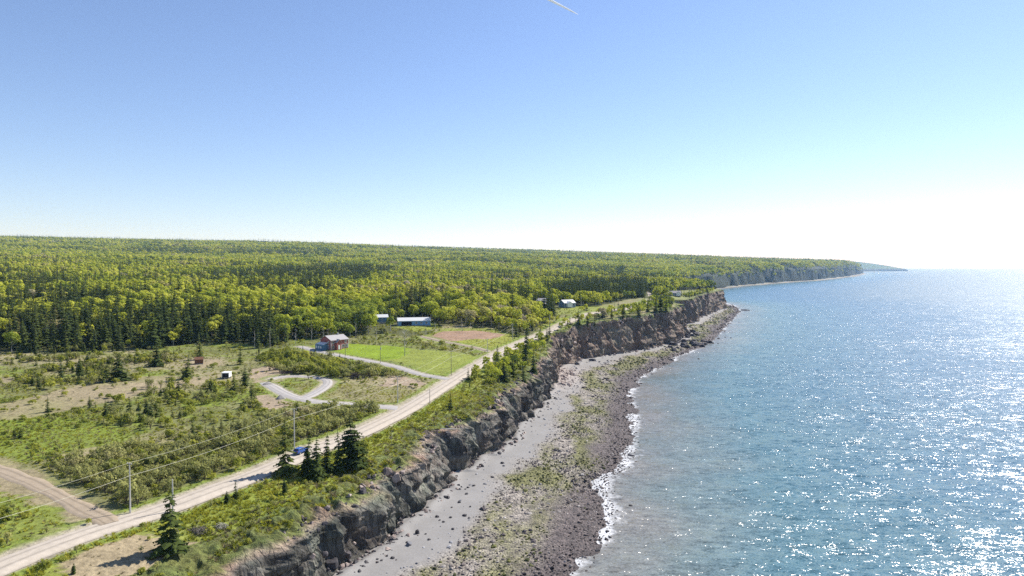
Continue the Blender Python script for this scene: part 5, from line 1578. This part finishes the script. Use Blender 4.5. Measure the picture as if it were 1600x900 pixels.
def heap(px, py, wpx, hpx, label, mat):
    x, y = ground_at(px, py); w = wpx * y / FPX / 2; h = hpx * y / FPX; me_v = []; fs = []
    nr, na = 8, 22
    for i in range(nr + 1):
        for k in range(na):
            a = 6.283 * k / na; q = w * (1 - i / nr) * (1 + .15 * math.sin(a * 3 + 1)); 
            me_v.append((math.cos(a) * q * 1.2, math.sin(a) * q, h * (1 - (1 - i / nr) ** 1.3) + random.uniform(-.05, .05) - (.3 if i == 0 else 0)))
    for i in range(nr):
        for k in range(na): fs.append((i*na+k, i*na+(k+1)%na, (i+1)*na+(k+1)%na, (i+1)*na+k))
    m = MB(); m.add(me_v, fs); o = m.build('gravel_heap', mat, loc=(x, y, float(Hland(x, y))), smooth=True); tag(o, label, 'gravel heap')
heap(438, 623, 13, 6, 'grey conical gravel heap beside the fork of the lower driveway', M['drive'])
heap(418, 600, 14, 3, 'low dark gravel heap at the end of the lower driveway', M['drive'])

# ------------------------------------------------------------------ the car on the road
def car(px, py, rev=False):
    x, y = ground_at(px, py); k = int(np.argmin(np.hypot(ROAD[:, 0] - x, ROAD[:, 1] - y))); d = ROAD[k+1] - ROAD[k-1]; ang = math.atan2(d[1], d[0])
    root = empty('parked_car', (x, y, float(Hland(x, y)) + .08), ang); tag(root, 'small blue car on the gravel road, partly hidden by the roadside spruces', 'car')
    paint = simple_mat('blue_paint', (.03, .09, .33), .25, .6, 2, .05); gl = M['glass']; rub = simple_mat('rubber', (.03, .03, .03), .9)
    prof = [(-2.15, .35), (-2.18, .85), (-2.05, 1.0), (-1.2, 1.03), (.95, 1.0), (2.0, .82), (2.15, .6), (2.12, .32)]
    def ext(pr, wy, n, mat, par, taper=1.0, top=None):
        m = MB(); a = [(p[0], -wy, p[1]) for p in pr]; b = [(p[0], wy, p[1]) for p in pr]; q = len(pr)
        if taper != 1.0:
            zt = max(p[1] for p in pr); f = lambda v: (v[0], v[1] * (taper if v[2] > zt - .1 else 1), v[2]); a = [f(v) for v in a]; b = [f(v) for v in b]
        m.add(a + b, [tuple(range(q)), tuple(reversed(range(q, 2*q)))] + [(i, q + i, q + (i+1) % q, (i+1) % q) for i in range(q)])
        o = m.build(n, mat, par); bv = o.modifiers.new('b', 'BEVEL'); bv.width = .07; bv.segments = 2; return o
    ext(prof, .86, 'body', paint, root)
    ext([(-1.95, 1.0), (-1.6, 1.45), (-.4, 1.5), (.35, 1.44), (1.05, 1.0)], .80, 'cabin', paint, root, .82)
    for s in (-1, 1):
        for nme, pr in (('side_window', [(-1.7, 1.08), (-1.45, 1.38), (-.6, 1.42), (-.6, 1.08)]), ('side_window', [(-.5, 1.08), (-.5, 1.42), (.28, 1.38), (.8, 1.08)])):
            m = MB(); v = [(p[0], s * (.815 if p[1] < 1.2 else .69), p[1]) for p in pr]; v2 = [(a, b + s * .012, c) for a, b, c in v]
            m.add(v + v2, [(0, 1, 2, 3), (7, 6, 5, 4), (0, 4, 5, 1), (1, 5, 6, 2), (2, 6, 7, 3), (3, 7, 4, 0)]); m.build(nme, gl, root)
    for nme, (xa, za), (xb_, zb_) in (('windscreen', (1.0, 1.07), (.42, 1.41)), ('rear_window', (-1.92, 1.07), (-1.65, 1.40))):
        sg = 1 if xa > 0 else -1
        m = MB(); v = [(xa + .03 * sg, -.7, za), (xa + .03 * sg, .7, za), (xb_ + .03 * sg, .58, zb_), (xb_ + .03 * sg, -.58, zb_)]; v2 = [(a + .02 * sg, b, c + .02) for a, b, c in v]
        m.add(v + v2, [(0, 1, 2, 3), (7, 6, 5, 4), (0, 4, 5, 1), (1, 5, 6, 2), (2, 6, 7, 3), (3, 7, 4, 0)]); m.build(nme, gl, root)
    for sx in (-1.3, 1.35):
        for sy in (-.8, .8):
            m = MB(); m.tube([(sx, sy - .1, .31), (sx, sy + .1, .31)], .31, 16); w = m.build('wheel', rub, root)
            m = MB(); m.tube([(sx, sy - .105, .31), (sx, sy + .105, .31)], .18, 10); m.build('rim', M['grey_can'], w)
    for sy in (-.6, .6):
        m = MB(); m.box(2.08, 2.17, sy - .18, sy + .18, .6, .74); m.build('headlight', M['white'], root)
        m = MB(); m.box(-2.2, -2.12, sy - .16, sy + .16, .75, .95); m.build('tail_light', M['red'], root)
car(470, 708)

# ------------------------------------------------------------------ contrail and the air
def contrail():
    Z = 9500.0
    def hi(px, py):
        rx, rz = ray(px, py); d = (Z - CAM_H) / rz; return Vector((float(rx * d), float(d), Z))
    a, b = hi(903, 22.5), hi(846, -7)
    pts = [a.lerp(b, i / 12) - a for i in range(13)]
    m = MB(); m.tube(pts, [6, 18, 24, 28, 30, 33, 36, 38, 42, 45, 48, 52, 55], 8)
    mt, nt = new_mat('ice_trail'); N = NT(nt); d = N.n('ShaderNodeBsdfDiffuse'); d.inputs[0].default_value = (.95, .95, .95, 1)
    t = N.n('ShaderNodeBsdfTranslucent'); t.inputs[0].default_value = (.95, .95, .95, 1); x = N.n('ShaderNodeMixShader'); N.l(d.outputs[0], x.inputs[1]); N.l(t.outputs[0], x.inputs[2]); N.out(x.outputs[0])
    o = m.build('contrail', mt, loc=a, smooth=True); tag(o, 'short white vapour trail high in the blue sky', 'contrail')
contrail()
hz = MB(); hz.box(-64000, 68000, -3000, 64000, -14.0, 440.0)
hm, nt = new_mat('hazy_air'); N = NT(nt)
pv = N.n('ShaderNodeVolumePrincipled'); pv.inputs['Color'].default_value = (.34, .60, 1.0, 1); pv.inputs['Absorption Color'].default_value = (1, 1, 1, 1); pv.inputs['Density'].default_value = 0.00005; pv.inputs['Anisotropy'].default_value = 0.2
ho = N.n('ShaderNodeOutputMaterial'); N.l(pv.outputs[0], ho.inputs['Volume'])
tag(hz.build('haze', hm), kind='stuff')
